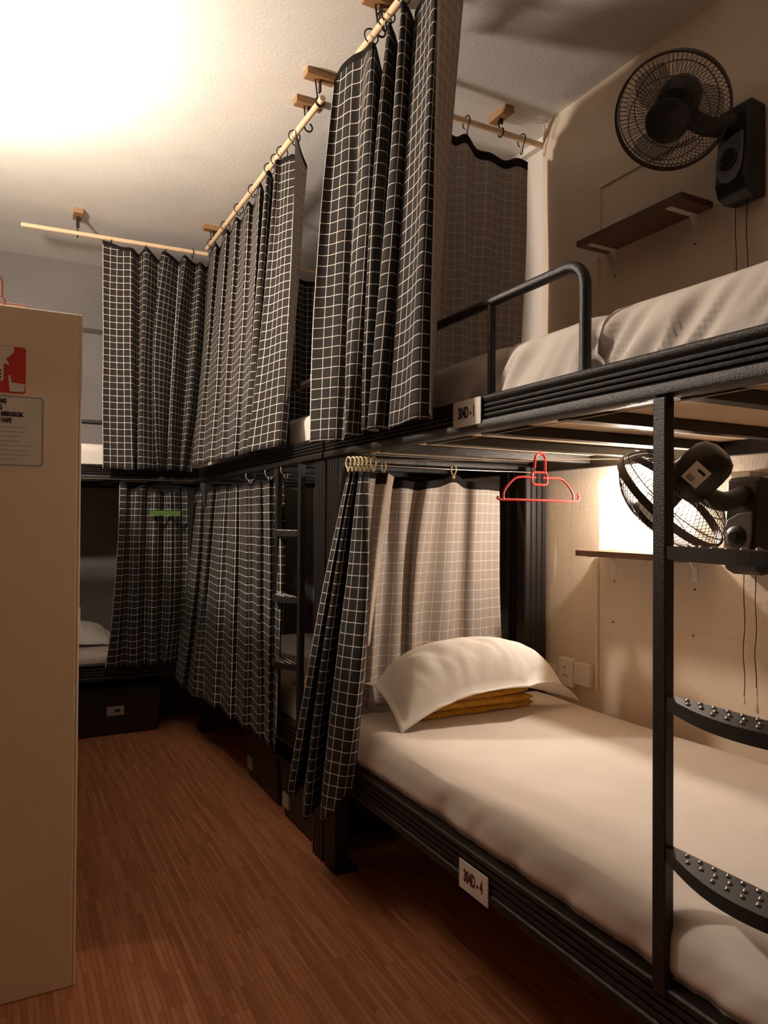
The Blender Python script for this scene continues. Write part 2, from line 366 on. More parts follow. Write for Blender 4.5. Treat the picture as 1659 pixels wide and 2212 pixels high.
def bunk(label, base, ax, ay, L, W, plates=(), ladder=None, guards=(), extra_post=None, zu=1.63, zl=0.45):
    """base = front corner on the floor, ax = along the bed, ay = depth towards the wall"""
    base = Vector(base); ax = Vector(ax); ay = Vector(ay); up = Vector((0, 0, 1)); out = -ay
    t = thing('bunk_bed', label, 'bunk bed', base)
    K = M['black']
    pt = lambda s, d, z: base+ax*s+ay*d+up*z
    HU, HL = 0.09, 0.105
    # posts: fluted face outwards
    for s in (0.0, L-0.10):
        mb = MB(); fluted(mb, pt(s, 0.055, 0.0), ax, -ay, up, 0.10, 0.055, zu-HU); mb.build('post', K, t, 35)
        mb = MB()
        # far posts carry their flutes on the end faces
        e = -1 if s == 0 else -1
        fluted(mb, pt(s+0.06, W-0.12, 0.0), ay, ax*e, up, 0.12, 0.06, zu-HU); mb.build('post', K, t, 35)
    for s, d in ((0.0, 0.0), (L-0.10, 0.0), (0.0, W-0.10), (L-0.10, W-0.10)):
        mb = MB(); mb.box(-.5, .5, -.5, .5, 0, 1); mb.v = [tuple(pt(s+0.05, d+0.05, 0)+ax*(v[0]*0.106)+ay*(v[1]*0.09)+up*(v[2]*0.012)) for v in mb.v]
        mb.build('foot_plate', K, t)
    # long rails
    for nm, z, h in (('upper', zu-HU, HU), ('lower', zl-HL, HL)):
        MB().prism(rail_profile(h), pt(0.0 if nm == 'upper' else 0.1, 0, z), -ay, up, ax, L if nm == 'upper' else L-0.2).build('front_rail', K, t, 40)
        MB().prism([(-p, q) for p, q in rail_profile(h)], pt(0.0, W-0.03, z-0.02), -ay, up, ax, L).build('back_rail', K, t, 40)
        for s, sg in ((0.02, 1), (L-0.02, -1)):
            MB().prism(rail_profile(h), pt(s+(0.02*sg), 0.03, z-0.015), ax*sg, up, ay, W-0.06).build('end_rail', K, t, 40)
        for s in (0.42, 0.76, 1.06, 1.34, 1.64):
            MB().obox(pt(s, W/2, z+0.011), ax, ay, up, 0.02, W/2-0.03, 0.014).build('cross_bar', K, t, bevel=0.002)
        MB().obox(pt(L/2, W/2, z+0.0345), ax, ay, up, L/2-0.03, W/2-0.035, 0.008).build('deck_board', M['ply'], t)
    # guard rails of bent tube with inner uprights
    for (s0, s1, mids, cap) in guards:
        zt = zu+0.250; r = 0.055; d = 0.030
        pts = [pt(s0, d, zu-0.03), pt(s0, d, zt-r)]+arc(pt(s0+r, d, zt-r), r, math.pi, math.pi/2, 8, ax, up)
        pts += arc(pt(s1-r, d, zt-r), r, math.pi/2, 0, 8, ax, up)+[pt(s1, d, zu-0.03)]
        g = MB().tube(pts, 0.0135, 14).build('guard_rail', K, t, 60)
        for s in mids:
            MB().tube([pt(s, d, zu-0.02), pt(s, d, zt)], 0.0105, 12).build('guard_upright', K, t, 60)
        for cs in cap:
            MB().obox(pt(cs, d, zt+0.008), ax, ay, up, 0.04, 0.02, 0.016).build('end_cap', M['white_plastic'], t, bevel=0.004)
    if ladder:
        s0, s1 = ladder
        for s in (s0, s1):
            MB().obox(pt(s, -0.001, (zu-HU+zl)/2-0.01), ax, ay, up, 0.0150, 0.0125, (zu-HU-zl)/2+0.01).build('ladder_post', K, t, bevel=0.003)
        for k in range(4):
            z = 1.262-0.278*k
            if z < zl+0.06: continue
            n = 16; a, b = s0+0.014, s1-0.014; top = []
            for i in range(n+1):
                q = i/n; top.append((a+(b-a)*q, -0.010-0.060*math.sin(math.pi*q)))
            prf = [(p, q) for p, q in top]+[(b, 0.008), (a, 0.008)]
            mb = MB(); nn = len(prf)
            vs = [pt(p, q, z) for p, q in prf]+[pt(p, q, z-0.024) for p, q in prf]
            mb.add(vs, [(i, (i+1) % nn, nn+(i+1) % nn, nn+i) for i in range(nn)]+[tuple(range(nn)), tuple(range(2*nn-1, nn-1, -1))])
            rg = mb.build('ladder_rung', M['rung'], t)
            st = MB()
            for i in range(1, 13):
                for j in range(3):
                    q = (i+0.35*(j % 2))/13.5; dd = -0.003-0.020*j
                    if dd < -0.010-0.060*math.sin(math.pi*q)+0.011: continue
                    c = pt(a+(b-a)*q, dd, z-0.001)
                    st.lathe([(0.0048, 0), (0.0042, 0.003), (0.002, 0.0048)], c, up, 8)
            st.build('grip_studs', M['stud'], rg, 180)
    for (s, z, wd, ht, txt, ink) in plates:
        p = MB().obox(pt(s, -0.0145, z), ax, ay, up, wd/2, 0.0015, ht/2).build('number_plate', M['paper'], t, bevel=0.001)
        plabel(p, 'white number plate reading '+txt)
        text_mesh('lettering', txt, ht*0.58, pt(s, -0.0163, z), -ax, up, ink, p, cw=0.53, bold=0.0015)
    return t

bunk('near black steel bunk bed with made lower bed and bow-tread ladder', (1.10, 0.50, 0), (0, 1, 0), (1, 0, 0), 2.04, 1.0,
     plates=((1.080, 1.592, 0.128, 0.070, '304D - 1', M['ink']), (1.040, 0.378, 0.128, 0.075, '304D - 4', M['ink_red'])),
     ladder=(0.05, 0.451), guards=((0.690, 2.00, (1.033, 1.36, 1.68), ()),))
bunk('middle black steel bunk bed closed off by checked curtains', (1.10, 2.56, 0), (0, 1, 0), (1, 0, 0), 1.98, 1.0,
     ladder=(0.235, 0.515), guards=((0.14, 0.9, (0.5,), (0.14,)),))
bunk('far black steel bunk bed set crosswise along the back wall', (1.68, 4.56, 0), (-1, 0, 0), (0, 1, 0), 1.96, 0.80,
     guards=((0.655, 1.9, (1.05, 1.5), (0.66,)),))

# ------------------------------------------------------------------ mattresses
def mattress(label, x0, x1, y0, y1, z0, z1, front, fold, seed, r=0.045, dents=(), nx=40, ny=90, over=0.0):
    """soft slab; front = 'x' or 'y' side facing the aisle, fold = depth of the sheet creases"""
    mb = MB(); nz = 9; verts = {}
    def bend(x, y, z):
        # round the edges
        cx = min(max(x, x0+r), x1-r); cy = min(max(y, y0+r), y1-r); cz = min(max(z, z0+r*0.5), z1-r)
        d = Vector((x-cx, y-cy, z-cz)); k = max(abs(d.x), abs(d.y), abs(d.z))
        if k > 1e-9 and d.length > 1e-9: d = d*(k/d.length)
        p = Vector((cx, cy, cz))+d
        nd = d.normalized() if d.length > 1e-9 else Vector((0, 0, 1))
        hz = (z-z0)/(z1-z0)
        al = y if front == 'x' else x
        side = max(0.0, 1-abs(nd.z)) if hz < 0.999 else 0
        if fold:
            ph = (al*1.0-(z1-z)*0.85)
            nn = noise.noise((ph*9+seed, (z-z0)*2.0, seed))+0.5*noise.noise((ph*23+seed, (z-z0)*3.0, seed*2))
            ridge = (1-abs(nn)*1.6)
            p += nd*side*fold*ridge*(0.35+0.65*(1-hz))
            top = noise.noise((x*3+seed, y*3, 1.3))*0.006*(1 if hz > 0.98 else 0)
            p.z += top
        else:
            p.z += noise.noise((x*3+seed, y*2, 0.3))*0.004*(1 if hz > 0.98 else 0)
        if over:
            q = min(1, max(0, (z-0.452)/0.03)); p.x -= over*q*q*(3-2*q)*min(1, max(0, (x1-x)/(x1-x0)*4-3))
            if hz > 0.9 and x < x0+0.35:
                k = min(1, (x0+0.35-x)/0.15)
                p.z += k*(0.008*noise.noise((x*11+y*1.1, y*1.0, 6.1))+0.009*(0.4-abs(noise.noise((x*15+y*1.6, y*0.9, 2.1)))))
        for (dy, wd, dp) in dents:
            if abs(y-dy) < wd*3 and x < x0+0.15: p.x += dp*math.exp(-((y-dy)/wd)**2)
        return p
    def face(f, na, nb):
        o = len(mb.v); vs = [bend(*f(i/na, j/nb)) for i in range(na+1) for j in range(nb+1)]
        mb.add(vs, [(i*(nb+1)+j, (i+1)*(nb+1)+j, (i+1)*(nb+1)+j+1, i*(nb+1)+j+1) for i in range(na) for j in range(nb)])
    lx = lambda a: x0+(x1-x0)*a; ly = lambda a: y0+(y1-y0)*a; lz = lambda a: z0+(z1-z0)*a
    n2 = 16
    face(lambda a, b: (lx(a), ly(b), z1), nx, ny)
    face(lambda a, b: (lx(a), ly(b), z0), nx, ny)
    face(lambda a, b: (x0, ly(b), lz(a)), n2, ny); face(lambda a, b: (x1, ly(b), lz(a)), n2, ny)
    face(lambda a, b: (lx(b), y0, lz(a)), n2, nx); face(lambda a, b: (lx(b), y1, lz(a)), n2, nx)
    o = mb.build('mattress', M['sheet'])
    bm = bmesh.new(); bm.from_mesh(o.data); bmesh.ops.remove_doubles(bm, verts=bm.verts, dist=0.0008)
    bmesh.ops.recalc_face_normals(bm, faces=bm.faces); bm.to_mesh(o.data); bm.free()
    o.data.polygons.foreach_set('use_smooth', [True]*len(o.data.polygons))
    return tag(o, label, 'mattress')

mattress('mattress with creased beige sheet on the upper level of the near bunk', 1.165, 2.058, 0.565, 2.475, 1.584, 1.775, 'x', 0.040, 3.1, dents=((1.19, .018, .022), (1.533, .018, .022)), ny=190)
mattress('mattress with smooth beige sheet on the lower level of the near bunk', 1.132, 2.058, 0.565, 2.45, 0.3885, 0.588, 'x', 0.013, 7.7, dents=(), ny=150, r=0.05, over=0.024)
mattress('mattress with white sheet glimpsed on the upper level of the middle bunk', 1.15, 2.058, 2.63, 4.45, 1.584, 1.765, 'x', 0.014, 9.2)
mattress('mattress with white sheet on the lower level of the middle bunk', 1.132, 2.058, 2.68, 4.45, 0.3885, 0.57, 'x', 0.006, 5.2)
mattress('mattress with white sheet on the upper level of the far bunk', -0.24, 1.62, 4.60, 5.315, 1.584, 1.755, 'y', 0.006, 2.2, nx=80, ny=40)
mattress('mattress with white sheet on the lower level of the far bunk', -0.20, 1.58, 4.60, 5.315, 0.3885, 0.50, 'y', 0.004, 6.2, r=0.03, nx=80, ny=40)

# ------------------------------------------------------------------ curtains
FR, BK, HM = 0, 1, 2
def curtain(name, label, cols, sub=7, nz=56, back=Vector((1, 0, 0)), wob=0.004, seed=0.0, hem=0.016, hem_front=False, scallop=None, selv=None, group=None):
    """cols: per fold line its top, middle and bottom point; cloth is two skins, printed outside and paler inside"""
    T = catmull([c[0] for c in cols], sub); C = catmull([c[1] for c in cols], sub); B = catmull([c[2] for c in cols], sub)
    n = len(T); arcl = [0.0]
    for i in range(1, n): arcl.append(arcl[-1]+(Vector(C[i])-Vector(C[i-1])).length)
    rows = []
    for i in range(n):
        t, c, b = Vector(T[i]), Vector(C[i]), Vector(B[i]); k = (t.z-c.z)/(t.z-b.z); line = []
        for j in range(nz+1):
            q = j/nz
            z = t.z+(b.z-t.z)*q
            # quadratic through the three points in plan
            L0 = (q-k)*(q-1)/(k); L1 = q*(q-1)/(k*(k-1)); L2 = q*(q-k)/(1-k)
            p = Vector((t.x*L0+c.x*L1+b.x*L2, t.y*L0+c.y*L1+b.y*L2, z))
            e = min(1.0, q*4)
            a = arcl[i]
            p.x += wob*e*noise.noise((a*9+seed, z*2.3, seed)); p.y += wob*e*noise.noise((a*9+seed+40, z*2.3, seed))
            p.z += 0.003*noise.noise((a*12+seed, z*6, seed+9))
            line.append(p)
        rows.append(line)
    nrm = [[None]*(nz+1) for _ in range(n)]
    for i in range(n):
        for j in range(nz+1):
            a = rows[min(i+1, n-1)][j]-rows[max(i-1, 0)][j]; b = rows[i][min(j+1, nz)]-rows[i][max(j-1, 0)]
            v = a.cross(b); nrm[i][j] = v.normalized() if v.length > 1e-12 else back.copy()
    # the inside is on the side of `back` as seen from the first to the last fold
    s = sum(nrm[i][nz//2].dot(back) for i in range(n)); sg = 1 if s > 0 else -1
    mb = MB(); th = 0.0016; W = nz+1
    for layer in (0, 1):
        vs = []; uv = []
        for i in range(n):
            for j in range(W):
                p = rows[i][j]; vs.append(p+nrm[i][j]*(sg*th) if layer else p)
                uv.append((arcl[i], rows[i][0].z-rows[i][j].z if False else (T[0][2]-rows[i][j].z)))
        o = len(mb.v); fs = []; ms = []
        for i in range(n-1):
            for j in range(nz):
                fs.append((i*W+j, (i+1)*W+j, (i+1)*W+j+1, i*W+j+1))
                hz = T[i][2]-rows[i][j].z
                m_ = FR if layer == 0 else BK
                if hz < hem and layer == 1: m_ = HM
                if hz < 0.008: m_ = HM
                if selv and layer == 1 and i >= n-1-selv: m_ = 3
                ms.append(m_)
        mb.add(vs, fs, uv); mb.mi[-len(fs):] = ms
    # close the edges
    N1 = n*W; es = []
    for i in range(n-1):
        es.append((i*W, (i+1)*W, N1+(i+1)*W, N1+i*W)); a = i*W+nz; b = (i+1)*W+nz; es.append((a, b, N1+b, N1+a))
    for j in range(nz):
        es.append((j, j+1, N1+j+1, N1+j)); a = (n-1)*W+j; es.append((a, a+1, N1+a+1, N1+a))
    for e in es: mb.f.append(list(e)); mb.mi.append(HM)
    # build without normal recalculation side effects: skins are consistently wound per layer
    o = mb.build(name, [M['dark_front'], M['dark_back'], M['hem'], M['selvedge']], None, 180)
    return tag(o, label, 'curtain', group)

def pleats(p0, p1, n, amp, out, zt, zb, b0=None, b1=None, seed=1, ampb=None, dip=0.0, jit=0.25, zm=None):
    """regular gathered folds between two plan points, optional other plan points at the bottom"""
    rnd = random.Random(seed); cols = []
    b0 = b0 or p0; b1 = b1 or p1; ampb = amp if ampb is None else ampb; zm = zm or (zt+zb)/2
    out = Vector((*out, 0))
    for i in range(n+1):
        q = (i+rnd.uniform(-jit, jit)*(0 < i < n))/n; sg = 1 if i % 2 else -1
        t = Vector((p0[0]+(p1[0]-p0[0])*q, p0[1]+(p1[1]-p0[1])*q, 0)); b = Vector((b0[0]+(b1[0]-b0[0])*q, b0[1]+(b1[1]-b0[1])*q, 0))
        a = amp*rnd.uniform(0.6, 1.2)*sg; ab = ampb*rnd.uniform(0.7, 1.2)*sg
        c = (t+b)/2
        tt = t+out*a*0.55; cc = c+out*(a+ab)/2; bb = b+out*ab
        cols.append(((tt.x, tt.y, zt-dip*(i % 2)*rnd.uniform(0.4, 1)), (cc.x, cc.y, zm), (bb.x, bb.y, zb+rnd.uniform(-0.008, 0.008))))
    return cols

# --- big curtain bunched at the head of the near upper bed
c1 = [((1.04, 2.36, 2.885), (1.035, 2.503, 2.25), (1.0, 2.467, 1.59)),
 ((1.055, 2.329, 2.927), (1.069, 2.485, 2.25), (1.013, 2.407, 1.59)),
 ((1.065, 2.266, 2.929), (1.103, 2.422, 2.25), (1.046, 2.35, 1.59)),
 ((1.085, 2.219, 2.927), (1.137, 2.39, 2.25), (1.073, 2.33, 1.59)),
 ((1.07, 2.132, 2.895), (1.052, 2.228, 2.25), (1.013, 2.189, 1.59)),
 ((1.09, 2.131, 2.895), (1.069, 2.148, 2.25), (1.04, 2.184, 1.59)),
 ((1.17, 2.222, 2.875), (1.12, 2.193, 2.25), (1.073, 2.181, 1.59)),
 ((1.07, 2.009, 2.885), (1.043, 2.08, 2.25), (1.007, 2.054, 1.59)),
 ((1.1, 2.02, 2.875), (1.069, 2.049, 2.25), (1.033, 2.04, 1.59)),
 ((1.16, 2.085, 2.875), (1.12, 2.08, 2.25), (1.073, 2.06, 1.59)),
 ((1.06, 1.907, 2.885), (1.043, 1.968, 2.25), (1.007, 2.015, 1.59)),
 ((1.09, 1.905, 2.875), (1.06, 1.922, 2.25), (1.026, 1.97, 1.59)),
 ((1.15, 1.971, 2.885), (1.12, 1.97, 2.25), (1.073, 1.985, 1.59)),
 ((1.11, 1.908, 2.875), (1.08, 1.934, 2.25), (1.05, 1.954, 1.59)),
 ((1.1, 1.839, 2.875), (1.07, 1.836, 2.25), (1.044, 1.873, 1.59)),
 ((1.08, 1.737, 2.875), (1.05, 1.742, 2.25), (1.02, 1.743, 1.59)),
 ((1.13, 1.766, 2.865), (1.085, 1.744, 2.25), (1.05, 1.722, 1.59)),
 ((1.17, 1.727, 2.855), (1.13, 1.755, 2.25), (1.078, 1.746, 1.59)),
 ((1.08, 1.665, 2.865), (1.06, 1.677, 2.25), (1.03, 1.675, 1.59)),
 ((1.03, 1.651, 2.875), (1.015, 1.637, 2.25), (0.99, 1.622, 1.59))]
curtain('curtain', 'tall dark checked curtain bunched at the head of the near upper bed', c1, sub=8, nz=64, seed=1.0, selv=3)

# --- curtain across the head end of the near upper bed (we see its inner face)
c1e = [((1.256, 2.5, 2.9), (1.26, 2.5, 2.4), (1.265, 2.5, 1.82)),
 ((1.302, 2.47, 2.89), (1.297, 2.47, 2.4), (1.302, 2.47, 1.82)),
 ((1.385, 2.5, 2.9), (1.384, 2.5, 2.4), (1.384, 2.5, 1.82)),
 ((1.451, 2.475, 2.89), (1.444, 2.475, 2.4), (1.437, 2.475, 1.82)),
 ((1.543, 2.5, 2.9), (1.524, 2.5, 2.4), (1.517, 2.5, 1.82)),
 ((1.584, 2.47, 2.9), (1.549, 2.47, 2.4), (1.542, 2.47, 1.82)),
 ((1.656, 2.5, 2.905), (1.625, 2.5, 2.4), (1.61, 2.5, 1.82)),
 ((1.689, 2.47, 2.91), (1.673, 2.47, 2.4), (1.654, 2.47, 1.82)),
 ((1.761, 2.5, 2.88), (1.745, 2.5, 2.4), (1.732, 2.5, 1.82)),
 ((1.815, 2.475, 2.865), (1.794, 2.475, 2.4), (1.773, 2.475, 1.82)),
 ((1.904, 2.495, 2.865), (1.886, 2.495, 2.4), (1.86, 2.495, 1.82)),
 ((1.954, 2.48, 2.88), (1.944, 2.48, 2.4), (1.922, 2.48, 1.82)),
 ((1.995, 2.49, 2.888), (1.982, 2.49, 2.4), (1.96, 2.49, 1.82)),
 ((2.022, 2.485, 2.88), (2.006, 2.485, 2.4), (1.981, 2.485, 1.82))]
c1e = [((1.20, 2.27, 2.89), (1.20, 2.27, 2.4), (1.20, 2.27, 1.85)), ((1.18, 2.38, 2.89), (1.18, 2.38, 2.4), (1.18, 2.38, 1.85))]+c1e  # hidden folds round the corner, added to stop a light leak
curtain('curtain', 'dark checked curtain hung across the head end of the near upper bed', c1e, back=Vector((0, -1, 0)), seed=2.0, hem=0.022, wob=0.012)

# --- curtain of the middle upper bed
c2 = [((1.114, 4.405, 2.932), (1.057, 4.342, 2.25), (0.982, 4.266, 1.615)),
 ((1.09, 4.173, 2.922), (1.037, 4.152, 2.25), (0.97, 4.069, 1.615)),
 ((1.126, 4.195, 2.912), (1.062, 4.135, 2.25), (0.993, 4.025, 1.615)),
 ((1.09, 3.957, 2.922), (1.042, 3.92, 2.25), (0.982, 3.841, 1.615)),
 ((1.12, 3.961, 2.922), (1.067, 3.899, 2.25), (1.001, 3.8, 1.615)),
 ((1.09, 3.76, 2.922), (1.042, 3.71, 2.25), (0.985, 3.632, 1.615)),
 ((1.12, 3.75, 2.912), (1.067, 3.686, 2.25), (1.005, 3.592, 1.615)),
 ((1.09, 3.548, 2.922), (1.047, 3.505, 2.25), (0.989, 3.422, 1.615)),
 ((1.12, 3.543, 2.912), (1.067, 3.47, 2.25), (1.013, 3.41, 1.615)),
 ((1.08, 3.318, 2.922), (1.043, 3.305, 2.25), (1.0, 3.314, 1.615)),
 ((1.15, 3.443, 2.922), (1.103, 3.412, 2.25), (1.053, 3.428, 1.615)),
 ((1.07, 3.206, 2.912), (1.035, 3.259, 2.25), (1.0, 3.322, 1.615)),
 ((1.09, 3.193, 2.922), (1.052, 3.215, 2.25), (1.013, 3.263, 1.615)),
 ((1.16, 3.314, 2.922), (1.111, 3.283, 2.25), (1.059, 3.288, 1.615)),
 ((1.07, 3.078, 2.912), (1.035, 3.124, 2.25), (1.0, 3.242, 1.615)),
 ((1.09, 3.061, 2.922), (1.052, 3.072, 2.25), (1.007, 3.127, 1.615)),
 ((1.11, 3.021, 2.922), (1.069, 2.987, 2.25), (1.013, 2.937, 1.615)),
 ((1.13, 2.993, 2.922), (1.086, 2.941, 2.25), (1.026, 2.864, 1.615)),
 ((1.16, 2.919, 2.842), (1.111, 2.901, 2.25), (1.076, 2.922, 1.615)),
 ((1.12, 2.889, 2.892), (1.086, 2.874, 2.25), (1.076, 2.944, 1.615)),
 ((1.07, 2.826, 2.942), (1.043, 2.798, 2.25), (1.076, 2.962, 1.615))]
curtain('curtain', 'dark checked curtain drawn across the upper level of the middle bunk', c2, seed=3.0, selv=2)

# --- curtain of the far upper bed
c3 = [((0.506, 4.45, 2.925), (0.514, 4.45, 2.2), (0.52, 4.45, 1.6)),
 ((0.553, 4.46, 2.92), (0.556, 4.46, 2.2), (0.567, 4.46, 1.6)),
 ((0.608, 4.45, 2.905), (0.616, 4.45, 2.2), (0.627, 4.45, 1.6)),
 ((0.665, 4.43, 2.9), (0.672, 4.43, 2.2), (0.686, 4.43, 1.6)),
 ((0.715, 4.5, 2.895), (0.717, 4.5, 2.2), (0.708, 4.5, 1.6)),
 ((0.744, 4.42, 2.915), (0.725, 4.42, 2.2), (0.721, 4.42, 1.6)),
 ((0.789, 4.46, 2.9), (0.774, 4.46, 2.2), (0.781, 4.46, 1.6)),
 ((0.836, 4.51, 2.885), (0.832, 4.51, 2.2), (0.844, 4.51, 1.6)),
 ((0.84, 4.42, 2.91), (0.789, 4.42, 2.2), (0.821, 4.42, 1.6)),
 ((0.903, 4.46, 2.905), (0.855, 4.46, 2.2), (0.861, 4.46, 1.6)),
 ((0.96, 4.52, 2.895), (0.922, 4.52, 2.2), (0.895, 4.52, 1.6)),
 ((0.966, 4.42, 2.91), (0.902, 4.42, 2.2), (0.891, 4.42, 1.6)),
 ((1.009, 4.46, 2.905), (0.954, 4.46, 2.2), (0.932, 4.46, 1.6)),
 ((1.057, 4.52, 2.905), (1.007, 4.52, 2.2), (0.967, 4.52, 1.6)),
 ((1.074, 4.45, 2.895), (1.03, 4.45, 2.2), (0.974, 4.45, 1.6)),
 ((1.123, 4.52, 2.895), (1.092, 4.52, 2.2), (1.018, 4.52, 1.6)),
 ((1.131, 4.47, 2.905), (1.103, 4.47, 2.2), (1.038, 4.47, 1.6))]
curtain('curtain', 'dark checked curtain over the right half of the far upper bed', c3, back=Vector((0, 1, 0)), seed=4.0)

# --- dark curtain at the far end of the middle upper bed
curtain('curtain', 'dark checked curtain in shade at the far end of the middle upper bed', pleats((1.22, 4.47), (2.16, 4.47), 12, 0.025, (0, 1), 2.90, 1.785, seed=5), back=Vector((0, 1, 0)), seed=5.0, sub=5, nz=40)

# --- gathered curtain of the near lower bed
c4 = [((1.084, 2.313, 1.475), (1.027, 2.449, 0.95), (0.952, 2.536, 0.305)),
 ((1.066, 2.252, 1.475), (1.036, 2.406, 0.95), (0.976, 2.531, 0.285)),
 ((1.138, 2.372, 1.475), (1.099, 2.474, 0.95), (1.04, 2.629, 0.265)),
 ((1.075, 2.248, 1.475), (1.027, 2.36, 0.95), (0.96, 2.402, 0.255)),
 ((1.084, 2.238, 1.475), (1.045, 2.336, 0.95), (0.984, 2.388, 0.255)),
 ((1.138, 2.319, 1.475), (1.108, 2.395, 0.95), (1.048, 2.447, 0.275)),
 ((1.066, 2.186, 1.47), (1.027, 2.242, 0.95), (0.968, 2.275, 0.295)),
 ((1.066, 2.151, 1.47), (1.036, 2.173, 0.95), (0.984, 2.215, 0.325)),
 ((1.093, 2.171, 1.47), (1.063, 2.137, 0.95), (1.016, 2.186, 0.385)),
 ((1.12, 2.221, 1.47), (1.099, 2.185, 0.95), (1.048, 2.168, 0.425))]
curtain('curtain', 'narrow gathered checked curtain at the head of the near lower bed', c4, seed=6.0, nz=60)

# --- its turned edge and the curtain across the head end of the near lower bed (inner face)
c5 = [((1.208, 2.392, 1.497), (1.176, 2.392, 1.15), (1.162, 2.392, 0.6)),
 ((1.256, 2.432, 1.488), (1.235, 2.432, 1.15), (1.216, 2.432, 0.6)),
 ((1.293, 2.412, 1.488), (1.26, 2.412, 1.15), (1.229, 2.412, 0.6)),
 ((1.338, 2.442, 1.462), (1.31, 2.442, 1.15), (1.274, 2.442, 0.6)),
 ((1.369, 2.417, 1.464), (1.351, 2.417, 1.15), (1.33, 2.417, 0.6)),
 ((1.452, 2.442, 1.457), (1.412, 2.442, 1.15), (1.385, 2.442, 0.6)),
 ((1.47, 2.402, 1.462), (1.42, 2.402, 1.15), (1.403, 2.402, 0.6)),
 ((1.542, 2.432, 1.472), (1.491, 2.432, 1.15), (1.473, 2.432, 0.6)),
 ((1.603, 2.417, 1.492), (1.568, 2.417, 1.15), (1.539, 2.417, 0.6)),
 ((1.671, 2.442, 1.472), (1.651, 2.442, 1.15), (1.632, 2.442, 0.6)),
 ((1.707, 2.412, 1.467), (1.691, 2.412, 1.15), (1.685, 2.412, 0.6)),
 ((1.791, 2.432, 1.467), (1.788, 2.432, 1.15), (1.796, 2.432, 0.6)),
 ((1.849, 2.452, 1.462), (1.856, 2.452, 1.15), (1.868, 2.452, 0.6))]
curtain('curtain', 'checked curtain showing its pale inner face behind the pillow', c5, back=Vector((0, -1, 0)), seed=7.0, wob=0.012, hem=0.028)
c5b = [((1.164, 2.3, 1.478), (1.149, 2.3, 1.2), (1.139, 2.3, 0.86)),
 ((1.21, 2.32, 1.478), (1.178, 2.32, 1.2), (1.158, 2.32, 0.86)),
 ((1.233, 2.3, 1.478), (1.19, 2.3, 1.2), (1.156, 2.3, 0.86)),
 ((1.267, 2.31, 1.466), (1.218, 2.31, 1.2), (1.17, 2.31, 0.86))]
curtain('curtain', 'folded-back brown edge of checked curtain with pale selvedge beside the cream rings', c5b, back=Vector((0, -1, 0)), seed=8.0, selv=6, hem=0.02, nz=30)

# --- curtain of the middle lower bed
c6 = [((1.113, 4.725, 1.5), (1.019, 4.483, 0.95), (0.94, 4.438, 0.365)),
 ((1.101, 4.504, 1.5), (1.005, 4.245, 0.95), (0.94, 4.261, 0.335)),
 ((1.137, 4.509, 1.495), (1.047, 4.284, 0.95), (0.976, 4.278, 0.315)),
 ((1.107, 4.26, 1.5), (1.026, 4.112, 0.95), (0.958, 4.074, 0.315)),
 ((1.137, 4.248, 1.496), (1.061, 4.125, 0.95), (0.994, 3.959, 0.325)),
 ((1.107, 3.999, 1.5), (1.033, 3.841, 0.95), (0.976, 3.714, 0.335)),
 ((1.131, 3.972, 1.496), (1.068, 3.804, 0.95), (1.006, 3.665, 0.345)),
 ((1.107, 3.782, 1.5), (1.04, 3.585, 0.95), (0.988, 3.449, 0.345)),
 ((1.131, 3.761, 1.496), (1.075, 3.59, 0.95), (1.018, 3.426, 0.345)),
 ((1.107, 3.585, 1.5), (1.047, 3.389, 0.95), (1.0, 3.247, 0.345)),
 ((1.131, 3.56, 1.496), (1.075, 3.369, 0.95), (1.03, 3.231, 0.345)),
 ((1.107, 3.397, 1.5), (1.054, 3.213, 0.95), (1.012, 3.081, 0.345)),
 ((1.131, 3.384, 1.496), (1.082, 3.217, 0.95), (1.036, 3.064, 0.345)),
 ((1.113, 3.256, 1.5), (1.061, 3.084, 0.95), (1.018, 2.949, 0.345)),
 ((1.137, 3.259, 1.496), (1.089, 3.096, 0.95), (1.042, 2.97, 0.345)),
 ((1.125, 3.161, 1.5), (1.075, 2.996, 0.95), (1.036, 2.913, 0.365)),
 ((1.143, 3.13, 1.49), (1.096, 2.995, 0.95), (1.054, 2.954, 0.695))]
curtain('curtain', 'dark checked curtain drawn across the lower level of the middle bunk', c6, seed=9.0)

